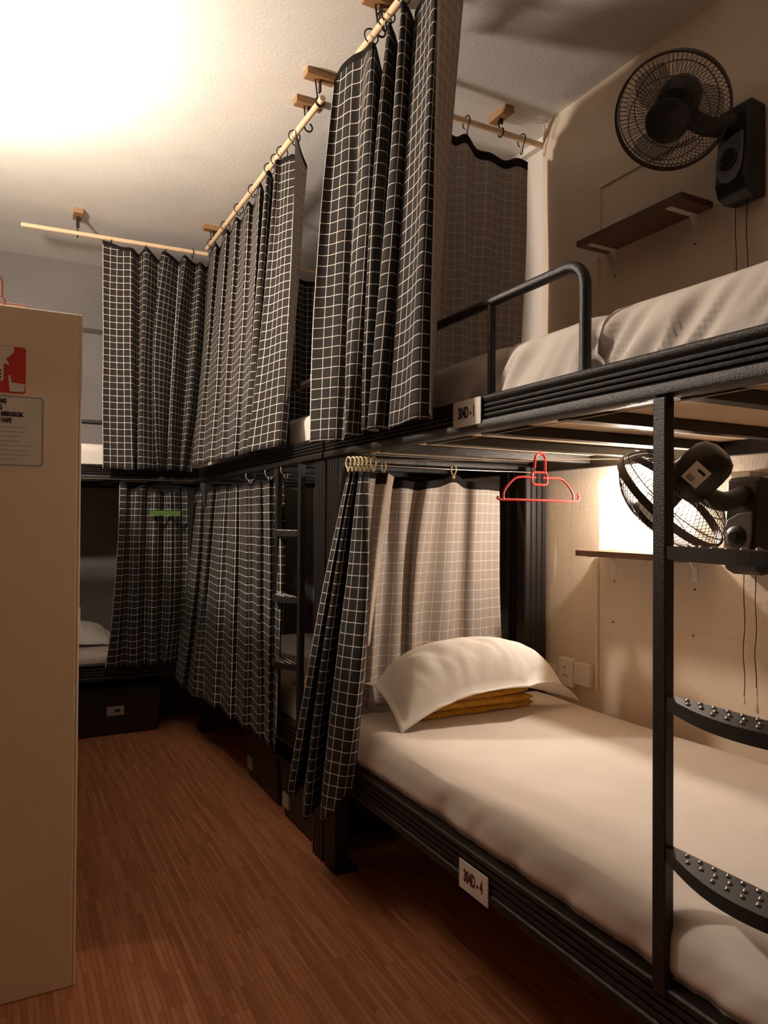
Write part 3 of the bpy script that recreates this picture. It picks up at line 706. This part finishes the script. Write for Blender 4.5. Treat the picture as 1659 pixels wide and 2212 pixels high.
# --- curtain of the far lower bed
c7 = [((0.614, 4.46, 1.525), (0.599, 4.46, 1.0), (0.544, 4.46, 0.435)),
 ((0.649, 4.45, 1.515), (0.628, 4.45, 1.0), (0.593, 4.45, 0.435)),
 ((0.682, 4.5, 1.485), (0.672, 4.5, 1.0), (0.657, 4.5, 0.435)),
 ((0.71, 4.44, 1.495), (0.699, 4.44, 1.0), (0.689, 4.44, 0.435)),
 ((0.75, 4.46, 1.515), (0.739, 4.46, 1.0), (0.734, 4.46, 0.435)),
 ((0.79, 4.51, 1.495), (0.779, 4.51, 1.0), (0.78, 4.51, 0.435)),
 ((0.81, 4.44, 1.485), (0.804, 4.44, 1.0), (0.8, 4.44, 0.435)),
 ((0.846, 4.46, 1.485), (0.84, 4.46, 1.0), (0.835, 4.46, 0.435)),
 ((0.878, 4.51, 1.475), (0.877, 4.51, 1.0), (0.866, 4.51, 0.435)),
 ((0.891, 4.44, 1.485), (0.901, 4.44, 1.0), (0.874, 4.44, 0.435)),
 ((0.922, 4.46, 1.495), (0.933, 4.46, 1.0), (0.906, 4.46, 0.435)),
 ((0.954, 4.48, 1.505), (0.965, 4.48, 1.0), (0.937, 4.48, 0.435)),
 ((0.996, 4.52, 1.495), (1.001, 4.52, 1.0), (0.979, 4.52, 0.435)),
 ((1.008, 4.47, 1.495), (1.018, 4.47, 1.0), (1.001, 4.47, 0.435))]  # end folds added over a gap that is only dark interior
curtain('curtain', 'dark checked curtain in shade over the far lower bed', c7, back=Vector((0, 1, 0)), seed=10.0)

# ------------------------------------------------------------------ curtain rods, brackets and hooks
RODZ = 2.965
def rod(label, p0, p1, r=0.0125):
    return tag(MB().tube([p0, p1], r, 16).build('curtain_rod', M['pine'], None, 40), label, 'curtain rod')
rod('long pale wooden curtain rod running above the near upper bed', (1.10, 0.9, RODZ), (1.105, 2.30, RODZ-.003))
rod('pale wooden curtain rod running above the middle upper bed', (1.10, 2.605, RODZ), (1.10, 4.40, RODZ))
rod('pale wooden curtain rod across the front of the far upper bed', (0.083, 4.50, RODZ-.015), (1.115, 4.45, RODZ-.015))
rod('brown wooden curtain rod meeting the tiled wall at right', (1.15, 2.505, RODZ+.025), (2.14, 2.51, RODZ+.025))
rod('pale wooden curtain rod deep behind the middle upper curtain', (1.16, 4.47, RODZ), (2.21, 4.47, RODZ))

def bracket(label, x, y, z, along):
    """wood block screwed to the ceiling with an iron cup under it; along = rod direction"""
    t = thing('rod_bracket', label, 'bracket', (x, y, CEILZ), 'ceiling brackets of the curtain rods')
    d = Vector((*along, 0)).normalized(); s = Vector((-d.y, d.x, 0)); up = Vector((0, 0, 1))
    MB().obox((x, y, CEILZ-.014), s, d, up, 0.062, 0.024, 0.014).build('wood_block', M['block'], t, bevel=0.002)
    mb = MB(); c = Vector((x, y, z))
    mb.obox(c+s*0.0+up*((CEILZ-.028-z)/2+0.02), s, d, up, 0.003, 0.009, (CEILZ-.028-z)/2-0.018)
    pts = [c+up*(CEILZ-.03-z)+s*0.02]+arc(c, 0.018, math.radians(55), math.radians(-250), 14, s, up)
    mb.tube(pts, 0.0035, 8)
    mb.build('iron_cup', M['iron'], t, 60)
    return t
Y1 = (0, 1); X1 = (1, 0)
bracket('wood ceiling bracket partly behind the top of the tall curtain', 1.10, 2.635, RODZ, Y1)
bracket('wood ceiling bracket above the ring cluster at the top edge of the photo', 1.12, 2.155, RODZ, Y1)
bracket('wood ceiling bracket at the near end of the middle rod', 1.13, 2.83, RODZ, Y1)
bracket('wood ceiling bracket near the corner of the middle and far rods', 1.12, 4.33, RODZ, Y1)
bracket('wood ceiling bracket at the free left end of the far rod', 0.376, 4.50, RODZ-.015, X1)
bracket('wood ceiling bracket beside the tiled wall above the right rod', 1.895, 2.51, RODZ+.025, X1)

def make_hook(name, R, wire, material, drop, d, pos):
    """open ring over a rod or wire with a small eye below; d = direction of the rod"""
    d = Vector((*d, 0)).normalized(); s = Vector((-d.y, d.x, 0)); up = Vector((0, 0, 1)); c = Vector(pos)
    pts = arc(c+up*(0.004-R+R*0.62), R, math.radians(-60), math.radians(240), 18, s, up)
    e = c+up*(0.004-R+R*0.62-R-drop)
    pts = pts+arc(e, R*0.32, math.radians(120), math.radians(420), 10, s, up)
    return MB().tube(pts, wire, 7).build(name, material, None, 60)
ORD = ['first', 'second', 'third', 'fourth', 'fifth', 'sixth', 'seventh', 'eighth', 'ninth', 'tenth']
def hooks(name, pts, d, R, wire, material, drop, fmt, cat, group):
    src = make_hook(name, R, wire, material, drop, d, pts[0])
    for i, p in enumerate(pts):
        o = src if i == 0 else copy_tree(src, Vector(p)-Vector(pts[0]))
        tag(o, fmt.format(ORD[i]), cat, group)
hooks('curtain_hook', [(1.10, y, RODZ) for y in (2.185, 2.09, 2.065, 1.965)], Y1, 0.026, 0.0026, M['iron'], 0.004,
      'black curtain hook on the tall curtain rod, {} counted from its far end', 'curtain hook', 'black hooks of the tall curtain')
hooks('curtain_hook', [(1.10, y, RODZ) for y in (2.915, 3.066, 3.146, 3.242, 3.489, 3.735, 3.994, 4.286)], Y1, 0.026, 0.0026, M['iron'], 0.004,
      'black curtain hook on the middle rod, {} counted from its near end', 'curtain hook', 'black hooks of the middle upper curtain')
hooks('curtain_hook', [(0.557, 4.492, RODZ-.015), (0.751, 4.484, RODZ-.015), (0.867, 4.48, RODZ-.015), (1.026, 4.462, RODZ-.015)], X1, 0.024, 0.0026, M['iron'], 0.002,
      'black curtain hook on the far rod, {} counted from the left', 'curtain hook', 'black hooks of the far upper curtain')
hooks('curtain_hook', [(1.712, 2.506, RODZ+.025), (2.007, 2.509, RODZ+.025)], X1, 0.026, 0.0026, M['iron'], 0.028,
      'black curtain hook on the right rod, {} counted from the left', 'curtain hook', 'black hooks of the near end curtain')
hooks('curtain_ring', [(x, 2.29-0.01*k, 1.512) for k, x in enumerate((1.075, 1.087, 1.097, 1.106, 1.117, 1.128, 1.142))], X1, 0.020, 0.003, M['brass'], 0.004,
      'cream curtain ring in the cluster above the gathered curtain, {} counted from the left', 'curtain ring', 'cream rings of the gathered curtain')
hooks('curtain_ring', [(1.266, 2.39, 1.512), (1.58, 2.39, 1.512)], X1, 0.018, 0.0028, M['brass'], 0.010,
      'cream curtain ring over the pale inner curtain, {} counted from the left', 'curtain ring', 'cream rings of the inner curtain')
hooks('curtain_ring', [(1.12, 3.039, 1.535), (1.12, 3.257, 1.535), (1.12, 3.557, 1.535)], Y1, 0.024, 0.003, M['grey_ring'], 0.004,
      'grey curtain ring under the middle bunk rail, {} counted from the right', 'curtain ring', 'grey rings of the middle lower curtain')
def wire(label, p0, p1, r=0.0016):
    return tag(MB().tube([p0, ((p0[0]+p1[0])/2, (p0[1]+p1[1])/2, (p0[2]+p1[2])/2-0.004), p1], r, 8).build('curtain_wire', M['steel'], None, 60), label, 'wire')
wire('steel curtain wire along the front of the near lower bed', (1.128, 2.46, 1.536), (1.128, 0.60, 1.536), 0.001)
wire('steel curtain wire across the head of the near lower bed', (1.10, 2.39, 1.514), (2.03, 2.39, 1.514))
wire('steel clothes wire slanting from the ring cluster towards the back rail', (1.125, 2.34, 1.524), (2.06, 1.76, 1.530))
wire('steel curtain wire along the front of the middle lower bed', (1.12, 2.66, 1.536), (1.12, 4.46, 1.536))
wire('steel curtain wire along the front of the far lower bed', (-0.2, 4.50, 1.545), (1.06, 4.50, 1.545))

# ------------------------------------------------------------------ clothes hangers
def hanger(label, c, ax, W, material, group=None, slope=0.035):
    """c = centre of the lower bar; ax = along the bar; closed plastic hanger with loop hook"""
    ax = Vector(ax).normalized(); up = Vector((0, 0, 1)); c = Vector(c); nrm = ax.cross(up)
    t = thing('clothes_hanger', label, 'clothes hanger', c, group)
    h = W/2; P = lambda a, z, n=0: c+ax*a+up*z+nrm*n
    bar = MB().tube([P(-h, 0.010), P(-h-0.004, 0.004), P(-h+0.004, 0), P(h-0.004, 0), P(h+0.004, 0.006), P(h+0.004, 0.020), P(h-0.002, 0.026)], 0.0042, 10)
    bar.build('bar', material, t, 60)
    sh = [P(-h+0.022, 0)]+catmull([P(-h+0.022, 0.022), P(-h+0.04, 0.048), P(-h*0.55, 0.078), P(-0.03, slope+0.045), P(-0.016, slope+0.045)], 6)
    MB().tube(sh, 0.0038, 10).build('shoulder', material, t, 60)
    sh = [P(h-0.022, 0)]+catmull([P(h-0.022, 0.022), P(h-0.04, 0.048), P(h*0.55, 0.078), P(0.03, slope+0.045), P(0.016, slope+0.045)], 6)
    MB().tube(sh, 0.0038, 10).build('shoulder', material, t, 60)
    z0 = slope+0.02; z1 = slope+0.064; r = 0.012; w = 0.034
    ring = arc(P(w-r, z1-r), r, 0, math.pi/2, 5, ax, up)+arc(P(-w+r, z1-r), r, math.pi/2, math.pi, 5, ax, up)+arc(P(-w+r, z0+r), r, math.pi, 1.5*math.pi, 5, ax, up)+arc(P(w-r, z0+r), r, 1.5*math.pi, 2*math.pi, 5, ax, up)
    MB().tube(ring, 0.0042, 10, closed=True).build('ring', material, t, 60)
    hk = [P(0.026, z1-0.004), P(0.026, z1+0.042)]+arc(P(0.003, z1+0.045), 0.023, 0, math.pi, 10, ax, up)+[P(-0.021, z1+0.03), P(-0.022, z1+0.014)]
    MB().tube(hk, 0.0046, 10).build('hook', material, t, 60)
    return t
hanger('red plastic clothes hanger hanging on the wire over the near lower bed', (1.685, 2.0, 1.382), (1, 0.0, 0), 0.36, M['red'])
mb = MB(); mb.box(0.775, 0.955, 4.400, 4.404, 1.330, 1.358); tag(mb.build('curtain_band', M['green'], None, bevel=0.001), 'faint green band lying across the far lower curtain', 'curtain band')
hanger('pinkish plastic clothes hanger standing on top of the metal locker', (-0.03, 2.50, 1.886), (1, 0.05, 0), 0.36, M['pink'])

# ------------------------------------------------------------------ pillow and blanket
def pillow(label, corners, zc, bulge):
    """corners FL, FR, BR, BL of the flanged case; soft belly between"""
    CN = [(Vector(c), sc, tc) for c, sc, tc in zip(corners, (-1, 1, 1, -1), (-1, -1, 1, 1))]; n = 64; mb = MB(); top = []; bot = []
    FL, FRc, BR, BL = [c[0] for c in CN]
    for i in range(n+1):
        s = -1+2*i/n
        for j in range(n+1):
            t = -1+2*j/n
            a = FL.lerp(FRc, (s+1)/2); b = BL.lerp(BR, (s+1)/2); p = a.lerp(b, (t+1)/2)
            # every corner droops (or rises) on its own
            p.z = zc+sum((c.z-zc)*(((1+sc*s)/2)*((1+tc*t)/2))**2.5 for c, sc, tc in CN)
            core = 0.90; es = min(1, abs(s)/core); et = min(1, abs(t)/core)
            bulk = max(0, 1-es**2.8)**0.42*max(0, 1-et**2.0)**0.60
            fr = max(0, min(1, (0.35-t)))
            cr = 0.010*noise.noise((s*2.2+t*1.2, t*1.4-s*0.4, 3.3))+0.010*noise.noise((s*6+t*2, t*2.0, 5))*fr+0.007*(1-abs(noise.noise((s*5+t*4, t*1.4, 2)))*2)*fr
            cr *= 0.35+0.65*min(1, bulk*1.5)
            q = p.copy(); q.z += bulge*bulk+cr; top.append(q)
            r = p.copy(); r.z += -0.08*bulge*bulk+cr*0.2-0.004; bot.append(r)
    W = n+1
    f = [(i*W+j, (i+1)*W+j, (i+1)*W+j+1, i*W+j+1) for i in range(n) for j in range(n)]
    mb.add(top, f); mb.add(bot, [tuple(reversed(x)) for x in f])
    N = W*W; ed = [(i*W, (i+1)*W) for i in range(n)]+[((i+1)*W+n, i*W+n) for i in range(n)]+[(j+1, j) for j in range(n)]+[(n*W+j, n*W+j+1) for j in range(n)]
    for a, b in ed: mb.f.append([b, a, N+a, N+b]); mb.mi.append(0)
    return tag(mb.build('pillow', M['white_cotton'], None, 180), label, 'pillow')
pillow('white flanged pillow resting on the folded mustard blanket', ((1.200, 2.125, 0.592), (1.695, 2.060, 0.712), (2.03, 2.165, 0.604), (1.205, 2.425, 0.700)), 0.722, 0.165)

bl = thing('blanket', 'mustard fleece blanket folded in layers under the pillow', 'blanket', (1.60, 2.33, 0.588))
for k in range(4):
    x0, x1 = 1.335+0.010*(k % 2)+0.006*k, 1.850-0.012*(k % 3); y0, y1 = 2.215+0.012*((k+1) % 2), 2.43
    z0 = 0.586+0.026*k; h = 0.029; n = 40; mb = MB(); pr = []
    # rounded slab lofted along x with a wavy outline
    for i in range(n+1):
        x = x0+(x1-x0)*i/n; ring = []
        for q in range(20):
            a = 2*math.pi*q/20; ca, sa = math.cos(a), math.sin(a)
            yy = (y0+y1)/2+(y1-y0)/2*(abs(ca)**0.25)*(1 if ca > 0 else -1); zz = z0+h/2+h/2*(abs(sa)**0.7)*(1 if sa > 0 else -1)
            yy += 0.005*noise.noise((x*14, k*3.1, zz*20)); zz += 0.005*noise.noise((x*9, k*1.7, yy*6))
            end = min(1, min(i, n-i)/2.0); ring.append((x, yy, z0+h/2+(zz-z0-h/2)*(0.35+0.65*end)))
        pr += ring
    fs = [(i*20+q, i*20+(q+1) % 20, (i+1)*20+(q+1) % 20, (i+1)*20+q) for i in range(n) for q in range(20)]+[tuple(range(20)), tuple(n*20+q for q in range(20))]
    mb.add(pr, fs); mb.build('fold_layer', M['mustard'], bl, 180)

# folded blanket and pillows glimpsed on the other lower beds
mb = MB(); mb.box(1.16, 1.55, 2.80, 3.06, 0.574, 0.61); o = mb.build('blanket', M['mustard'], None, bevel=0.012)
tag(o, 'folded orange blanket just showing on the middle lower bed', 'blanket')
pillow('white pillow lying against the wall on the far lower bed', ((0.05, 4.86, 0.51), (0.66, 4.86, 0.51), (0.66, 5.26, 0.56), (0.05, 5.26, 0.56)), 0.54, 0.11)

# ------------------------------------------------------------------ wall fans
def fan(label, bx, by, bz, n, rc, R, tiltroll, boxbend, sticker=False, cord=0.40):
    """bx.. = middle of the wall plate, n = facing of the cage, rc = centre of the rim"""
    n = Vector(n).normalized(); rc = Vector(rc)
    x = n.cross(Vector((0, 0, 1))).normalized(); y = x.cross(n).normalized()
    t = thing('wall_fan', label, 'fan', (XP, by, bz))
    K = M['black_plastic']
    # wall box: tapering body, lower corner cut
    hw = 0.055; D0 = bx
    prof = [(XP, bz+0.145), (D0+0.035, bz+0.150), (D0+0.022, bz+0.135), (D0+0.008, bz-0.02), (D0, bz-0.10), (D0+0.012, bz-0.14), (D0+0.045, bz-0.155), (XP, bz-0.150)]
    mb = MB(); mb.add([(px, by-hw, pz) for px, pz in prof]+[(px, by+hw, pz) for px, pz in prof],
        [(i, (i+1) % 8, 8+(i+1) % 8, 8+i) for i in range(8)]+[tuple(reversed(range(8))), tuple(range(8, 16))])
    mb.build('wall_box', K, t, bevel=0.008)
    # grey face plate, teardrop
    fc = Vector((D0+0.001, by, bz-0.025)); fa = Vector((0, -1, 0)); fu = Vector((0.07, 0, 1)).normalized()
    nrmf = fa.cross(fu)*-1
    pl = [(0.045, 0.066), (0.046, 0.0), (0.042, -0.045), (0.026, -0.075), (0, -0.085), (-0.026, -0.075), (-0.042, -0.045), (-0.046, -0.005), (-0.036, 0.040), (0.0, 0.060)]
    mb = MB(); mb.prism(pl, fc+Vector((-0.006, 0, 0)), fa, fu, Vector((1, 0, 0)), 0.010); fp = mb.build('face_plate', M['grey_plastic'], t, bevel=0.002)
    MB().lathe([(0.034, 0), (0.034, 0.006), (0.028, 0.010), (0.016, 0.012), (0.014, 0.022), (0.001, 0.023)], fc+Vector((-0.006, 0, -0.012)), (-1, 0, 0.07), 28).build('speed_dial', K, t, 40)
    # neck and motor
    mot = rc-n*0.085
    neck0 = Vector((D0+0.06, by+0.0, bz+0.10))
    MB().tube(catmull([neck0+Vector((0.02, 0, -0.03)), neck0, (neck0+mot)/2+Vector((0, 0, -0.045)), mot-n*0.0+Vector((0, 0, -0.02))], 6), [0.030]*19, 14).build('neck', K, t, 60)
    MB().lathe([(0.001, -0.105), (0.030, -0.103), (0.052, -0.092), (0.064, -0.070), (0.067, -0.04), (0.067, 0.03), (0.058, 0.055), (0.03, 0.062), (0.001, 0.062)], mot-n*0.012, n, 32, x).build('motor_housing', K, t, 40)
    # cage
    MB().lathe([(R-0.003, -0.011), (R+0.003, -0.011), (R+0.003, 0.011), (R-0.003, 0.011), (R-0.003, -0.011)], rc, n, 72, x, cap=False).build('rim_band', M['wire'], t, 50)
    g = MB(); ncage = 72
    for k in range(ncage):
        a = 2*math.pi*k/ncage; pts = []
        for q in range(8):
            u = q/7; r = 0.052+(R-0.052)*u; aa = a+0.25*(1-u); h = 0.078*(1-u**2.4)
            pts.append(rc+(x*math.cos(aa)+y*math.sin(aa))*r+n*(h+0.004))
        g.tube(pts, 0.0009, 5)
    for rr in (0.70,):
        r = R*rr; u = (r-0.052)/(R-0.052)
        g.tube([rc+(x*math.cos(2*math.pi*k/48)+y*math.sin(2*math.pi*k/48))*r+n*(0.078*(1-u**2.4)+0.004) for k in range(48)], 0.0014, 5, closed=True)
    g.build('front_grille', M['wire'], t, 60)
    g = MB()
    for k in range(ncage):
        a = 2*math.pi*k/ncage+0.02; pts = []
        for q in range(8):
            u = q/7; r = 0.06+(R-0.06)*u; aa = a-0.25*(1-u); h = -0.075*(1-u**4.0)
            pts.append(rc+(x*math.cos(aa)+y*math.sin(aa))*r+n*(h-0.004))
        g.tube(pts, 0.0009, 5)
    for rr, hh in ((0.985, -0.03), (0.75, None)):
        r = R*rr; u = (r-0.06)/(R-0.06); h = hh if hh is not None else -0.075*(1-u**4)-0.004
        g.tube([rc+(x*math.cos(2*math.pi*k/48)+y*math.sin(2*math.pi*k/48))*r+n*h for k in range(48)], 0.0016, 5, closed=True)
    g.build('rear_grille', M['wire'], t, 60)
    MB().lathe([(0.062, 0.066), (0.064, 0.080), (0.052, 0.088), (0.012, 0.090), (0.010, 0.094), (0.001, 0.094)], rc, n, 36, x).build('hub_cap', K, t, 40)
    MB().lathe([(0.022, -0.03), (0.026, 0.02), (0.018, 0.035), (0.001, 0.038)], rc, n, 20, x).build('blade_hub', K, t, 40)
    for b in range(3):
        a0 = 2*math.pi*b/3+tiltroll; mb = MB(); vs = []; nu, nv = 10, 10
        for i in range(nu+1):
            u = i/nu; r = 0.022+(R-0.022-0.02)*u
            for j in range(nv+1):
                v = j/nv-0.5; wd = 0.55+0.75*math.sin(math.pi*min(1, 0.15+0.8*u))
                aa = a0+0.35*u+v*wd; tw = 0.018*v*2*(1-0.4*u)
                vs.append(rc+(x*math.cos(aa)+y*math.sin(aa))*r+n*(tw+0.004))
        W = nv+1; mb.add(vs, [(i*W+j, (i+1)*W+j, (i+1)*W+j+1, i*W+j+1) for i in range(nu) for j in range(nv)])
        o = mb.build('blade', M['smoky'], t, 180); sd = o.modifiers.new('thick', 'SOLIDIFY'); sd.thickness = 0.002
    for k, (dy, L) in enumerate(((-0.012, cord), (0.028, cord+0.035))):
        p = Vector((D0+0.07, by+dy, bz-0.152))
        cpts = [p+Vector((0.002*math.sin(i*1.3+k), 0.002*math.sin(i*0.9+k), -L*i/12)) for i in range(13)]
        c = MB().tube(cpts, 0.0014, 6).build('pull_cord', M['iron'], t, 60)
        MB().lathe([(0.002, 0.0), (0.004, -0.010), (0.0045, -0.022), (0.001, -0.026)], cpts[-1], (0, 0, 1), 10).build('cord_pull', M['white_plastic'], c, 60)
    if sticker:
        # maker's plate on the motor, towards the room
        dv = (-x*0.0-Vector((0.70, 0.62, 0.0))); dv = (dv-n*dv.dot(n)).normalized(); tt = n.cross(dv)
        c = mot-n*0.035+dv*0.0675
        s = plabel(MB().obox(c, n, tt, dv, 0.030, 0.026, 0.0012).build('rating_label', M['paper'], t), 'small pale rating label')
        MB().obox(c+dv*0.0016+n*0.016+tt*0.006, n, tt, dv, 0.008, 0.011, 0.0004).build('print_block', M['grey_ink'], s)
        MB().obox(c+dv*0.0016-n*0.014-tt*0.006, n, tt, dv, 0.004, 0.012, 0.0004).build('print_line', M['ink'], s)
        MB().box(XP-0.06, XP, by-0.01, by+0.06, bz+0.150, bz+0.170).build('mounting_hook', M['white_plastic'], t, bevel=0.003)
    return t
fan('black wall fan above the upper bed, face turned to the room', 2.015, 1.490, 2.485, (-0.65, -0.33, -0.68), (1.82, 1.5447, 2.574), 0.168, 0.9, 0, cord=0.42)
fan('black wall fan over the lower bed tilted down towards the pillow', 2.015, 1.460, 1.300, (-0.22, 0.70, -0.68), (1.74, 1.482, 1.372), 0.184, 0.4, 0, sticker=True, cord=0.355)

# ------------------------------------------------------------------ shelves
def shelf(label, z):
    t = thing('wall_shelf', label, 'shelf', (XP, 1.90, z))
    MB().box(1.965, XP, 1.63, 2.12, z, z+0.022).build('board', M['shelf_wood'], t, bevel=0.001)
    for y in (1.70, 2.07):
        mb = MB(); mb.box(1.985, XP, y-0.011, y+0.011, z-0.003, z); mb.box(XP-0.003, XP, y-0.011, y+0.011, z-0.075, z)
        mb.prism([(0, 0), (-0.028, 0), (0, -0.028)], (XP-.003, y-0.003, z-.003), (1, 0, 0), (0, 0, 1), (0, 1, 0), 0.006)
        mb.build('shelf_bracket', M['white_metal'], t)
        for dz in (-0.10, -0.26):
            MB().lathe([(0.004, 0), (0.003, 0.002)], (XP, y+0.006*(dz < -.2), z+dz), (-1, 0, 0), 8).build('wall_screw', M['iron'], t)
    return t
shelf('dark brown wooden shelf on the wall above the upper bed', 2.374)
shelf('brown wooden shelf under the lit niche above the lower bed', 1.176)

# ------------------------------------------------------------------ electrics on the tiled wall
def trunk(label, pts):
    return tag(MB().box(*pts).build('cable_trunking', M['tile_wall'], None, bevel=0.002), label, 'cable trunking')
trunk('thin vertical cable trunking from the lower shelf down to the sockets', (XP-.009, XP, 2.150, 2.163, 0.635, 1.172))
trunk('thin vertical cable trunking beneath the upper shelf', (XP-.009, XP, 2.150, 2.163, 1.80, 2.372))
trunk('horizontal cable trunking between the bed post and the sockets', (XP-.016, XP, 2.352, 2.52, 0.640, 0.690))
so = thing('power_socket', 'beige twin wall socket plate behind the pillow corner', 'socket', (XP, 2.26, 0.64))
MB().box(XP-.034, XP, 2.268, 2.352, 0.622, 0.738).build('socket_plate', M['white_plastic'], so, bevel=0.004)
MB().box(XP-.028, XP, 2.176, 2.266, 0.640, 0.732).build('blank_plate', M['white_plastic'], so, bevel=0.004)
for (y, z, hy, hz) in ((2.312, 0.700, .0022, .005), (2.318, 0.668, .003, .003), (2.300, 0.668, .003, .003)):
    MB().box(XP-.0348, XP-.0335, y-hy, y+hy, z-hz, z+hz).build('pin_hole', M['ink'], so)
MB().box(XP-.037, XP-.034, 2.282, 2.292, 0.702, 0.718).build('rocker_switch', M['white_plastic'], so, bevel=0.001)

# ------------------------------------------------------------------ locker with notices
lk = thing('locker', 'beige metal locker bank at the left edge of the photo', 'locker', (-0.06, 3.0, 0))
LX0, LX1, LY0, LY1, LZ = -0.34, 0.200, 2.20, 3.95, 1.883
MB().box(LX0, LX1-.008, LY0, LY1, 0.0, LZ).box(LX1-.01, LX1, LY0, LY0+.02, 0, LZ).box(LX1-.01, LX1, LY1-.02, LY1, 0, LZ).build('body', M['locker'], lk, bevel=0.004)
for k in range(4):
    y = LY0+.02+k*0.4275
    dr = MB().box(LX1-.012, LX1+.001, y+.006, y+.4215, 0.08, LZ-.04).build('door', M['locker'], lk, bevel=0.002)
    MB().box(LX1+.001, LX1+.008, y+.04, y+.055, 0.95, 1.05).build('handle', M['white_metal'], dr, bevel=0.002)
def rrect(x0, x1, z0, z1, r, n=5):
    p = []
    for cx, cz, a in ((x1-r, z1-r, 0), (x0+r, z1-r, 90), (x0+r, z0+r, 180), (x1-r, z0+r, 270)):
        for k in range(n+1):
            an = math.radians(a+90*k/n); p.append((cx+r*math.cos(an), cz+r*math.sin(an)))
    return p
EX, EZ, EY = Vector((1, 0, 0)), Vector((0, 0, 1)), Vector((0, 1, 0))
def card(name, poly, y, th, material, parent):
    return MB().prism(poly, Vector((0, y-th, 0)), EX, EZ, EY, th).build(name, material, parent)
px1, pz1, pz0 = 0.057, 1.772, 1.645
po = plabel(card('no_smoking_poster', rrect(-0.13, px1, pz0, pz1, 0.007), LY0, 0.001, M['poster_red'], lk), 'red no-smoking poster with pale silhouette')
sil = [(-0.13, pz1-.001), (0.0277, pz1-.001), (0.0277, 1.757), (0.019, 1.746), (0.0086, 1.737), (0.0166, 1.7235), (0.0155, 1.7195), (0.0103, 1.7235), (0.0034, 1.7235), (0.0034, 1.6776), (-0.13, 1.6776)]
card('silhouette', sil, LY0-.001, 0.0005, M['poster_white'], po)
card('smoking_hand', [(0.0145, 1.693), (0.0197, 1.693), (0.0225, 1.674), (0.0560, 1.672), (0.0545, 1.654), (0.048, 1.650), (0.0185, 1.650)], LY0-.001, 0.0005, M['poster_white'], po)
text_mesh('lettering', 'E', 0.030, (-0.002, LY0-.0020, 1.694), EX, EZ, M['ink'], po, cw=0.8, bold=0.0008, align='RIGHT')
nx1, nz1, nz0 = 0.104, 1.640, 1.448
no = plabel(card('notice', rrect(-0.16, nx1, nz0, nz1, 0.009), LY0, 0.001, M['poster_white'], lk), 'pale printed notice with dark border')
bd = MB(); pts = [Vector((a, LY0-.0012, b)) for a, b in rrect(-0.158, nx1-.003, nz0+.003, nz1-.003, 0.008)]
bd.tube(pts, 0.0007, 5, closed=True).build('border', M['ink'], no)
for k, tx in enumerate(('NO SMOKING', 'NO VAPING', 'DILARANG MEROKOK', 'DILARANG VAPE')):
    text_mesh('lettering', tx, 0.0165, (-0.058, LY0-.0016, 1.622-0.0172*k), EX, EZ, M['ink'], no, cw=0.66, bold=0.0009, align='LEFT')
for k, (xe, g) in enumerate(((0.060, 1), (0.055, 0), (0.048, 0), (0.047, 0), (0.072, 0), (0.066, 0), (0.074, 0), (0.040, 0))):
    z = 1.553-0.0125*k
    MB().box(-0.13, xe, LY0-.0014, LY0-.001, z-.0009, z+.0009).build('fine_print', M['grey_ink'], no)

# ------------------------------------------------------------------ storage boxes under the beds
def crate(label, x0, x1, y0, y1, h, face, tagc):
    t = thing('storage_box', label, 'storage box', ((x0+x1)/2, (y0+y1)/2, 0))
    mb = MB(); tp = 0.02
    vs = [(x0+tp, y0+tp, 0.004), (x1-tp, y0+tp, 0.004), (x1-tp, y1-tp, 0.004), (x0+tp, y1-tp, 0.004), (x0, y0, h), (x1, y0, h), (x1, y1, h), (x0, y1, h)]
    mb.add(vs, [(0, 3, 2, 1), (4, 5, 6, 7), (0, 1, 5, 4), (1, 2, 6, 5), (2, 3, 7, 6), (3, 0, 4, 7)]); mb.build('body', M['crate'], t, bevel=0.008)
    MB().box(x0-.006, x1+.006, y0-.006, y1+.006, h, h+0.02).build('lid', M['crate'], t, bevel=0.006)
    a, z, wd, ht = tagc
    if face == 'x':
        c = MB().box(x0-.004+0.012, x0+0.02, a-wd/2, a+wd/2, z-ht/2, z+ht/2); c.v = [(p[0]-0.004, p[1], p[2]) for p in c.v]
        c = c.build('label_card', M['shaded_card'], t)
        MB().box(x0+.0065, x0+.009, a-.018, a+.018, z-.008, z+.008).build('label_mark', M['ink'], c)
    else:
        c = MB().box(a-wd/2, a+wd/2, y0+0.004, y0+0.014, z-ht/2, z+ht/2).build('label_card', M['shaded_card'], t)
        MB().box(a-.002, a+.026, y0+.0025, y0+.005, z-.008, z+.008).build('label_mark', M['ink'], c)
crate('dark storage box with a pale label under the far bunk', 0.36, 0.90, 4.62, 5.05, 0.27, 'y', (0.628, 0.148, 0.10, 0.055))
crate('dark storage box under the middle bunk, farther from the camera', 1.115, 1.60, 3.12, 3.60, 0.25, 'x', (3.53, 0.088, 0.07, 0.06))
crate('dark storage box under the middle bunk, beside its near post', 1.105, 1.60, 2.67, 3.06, 0.25, 'x', (2.99, 0.085, 0.07, 0.06))
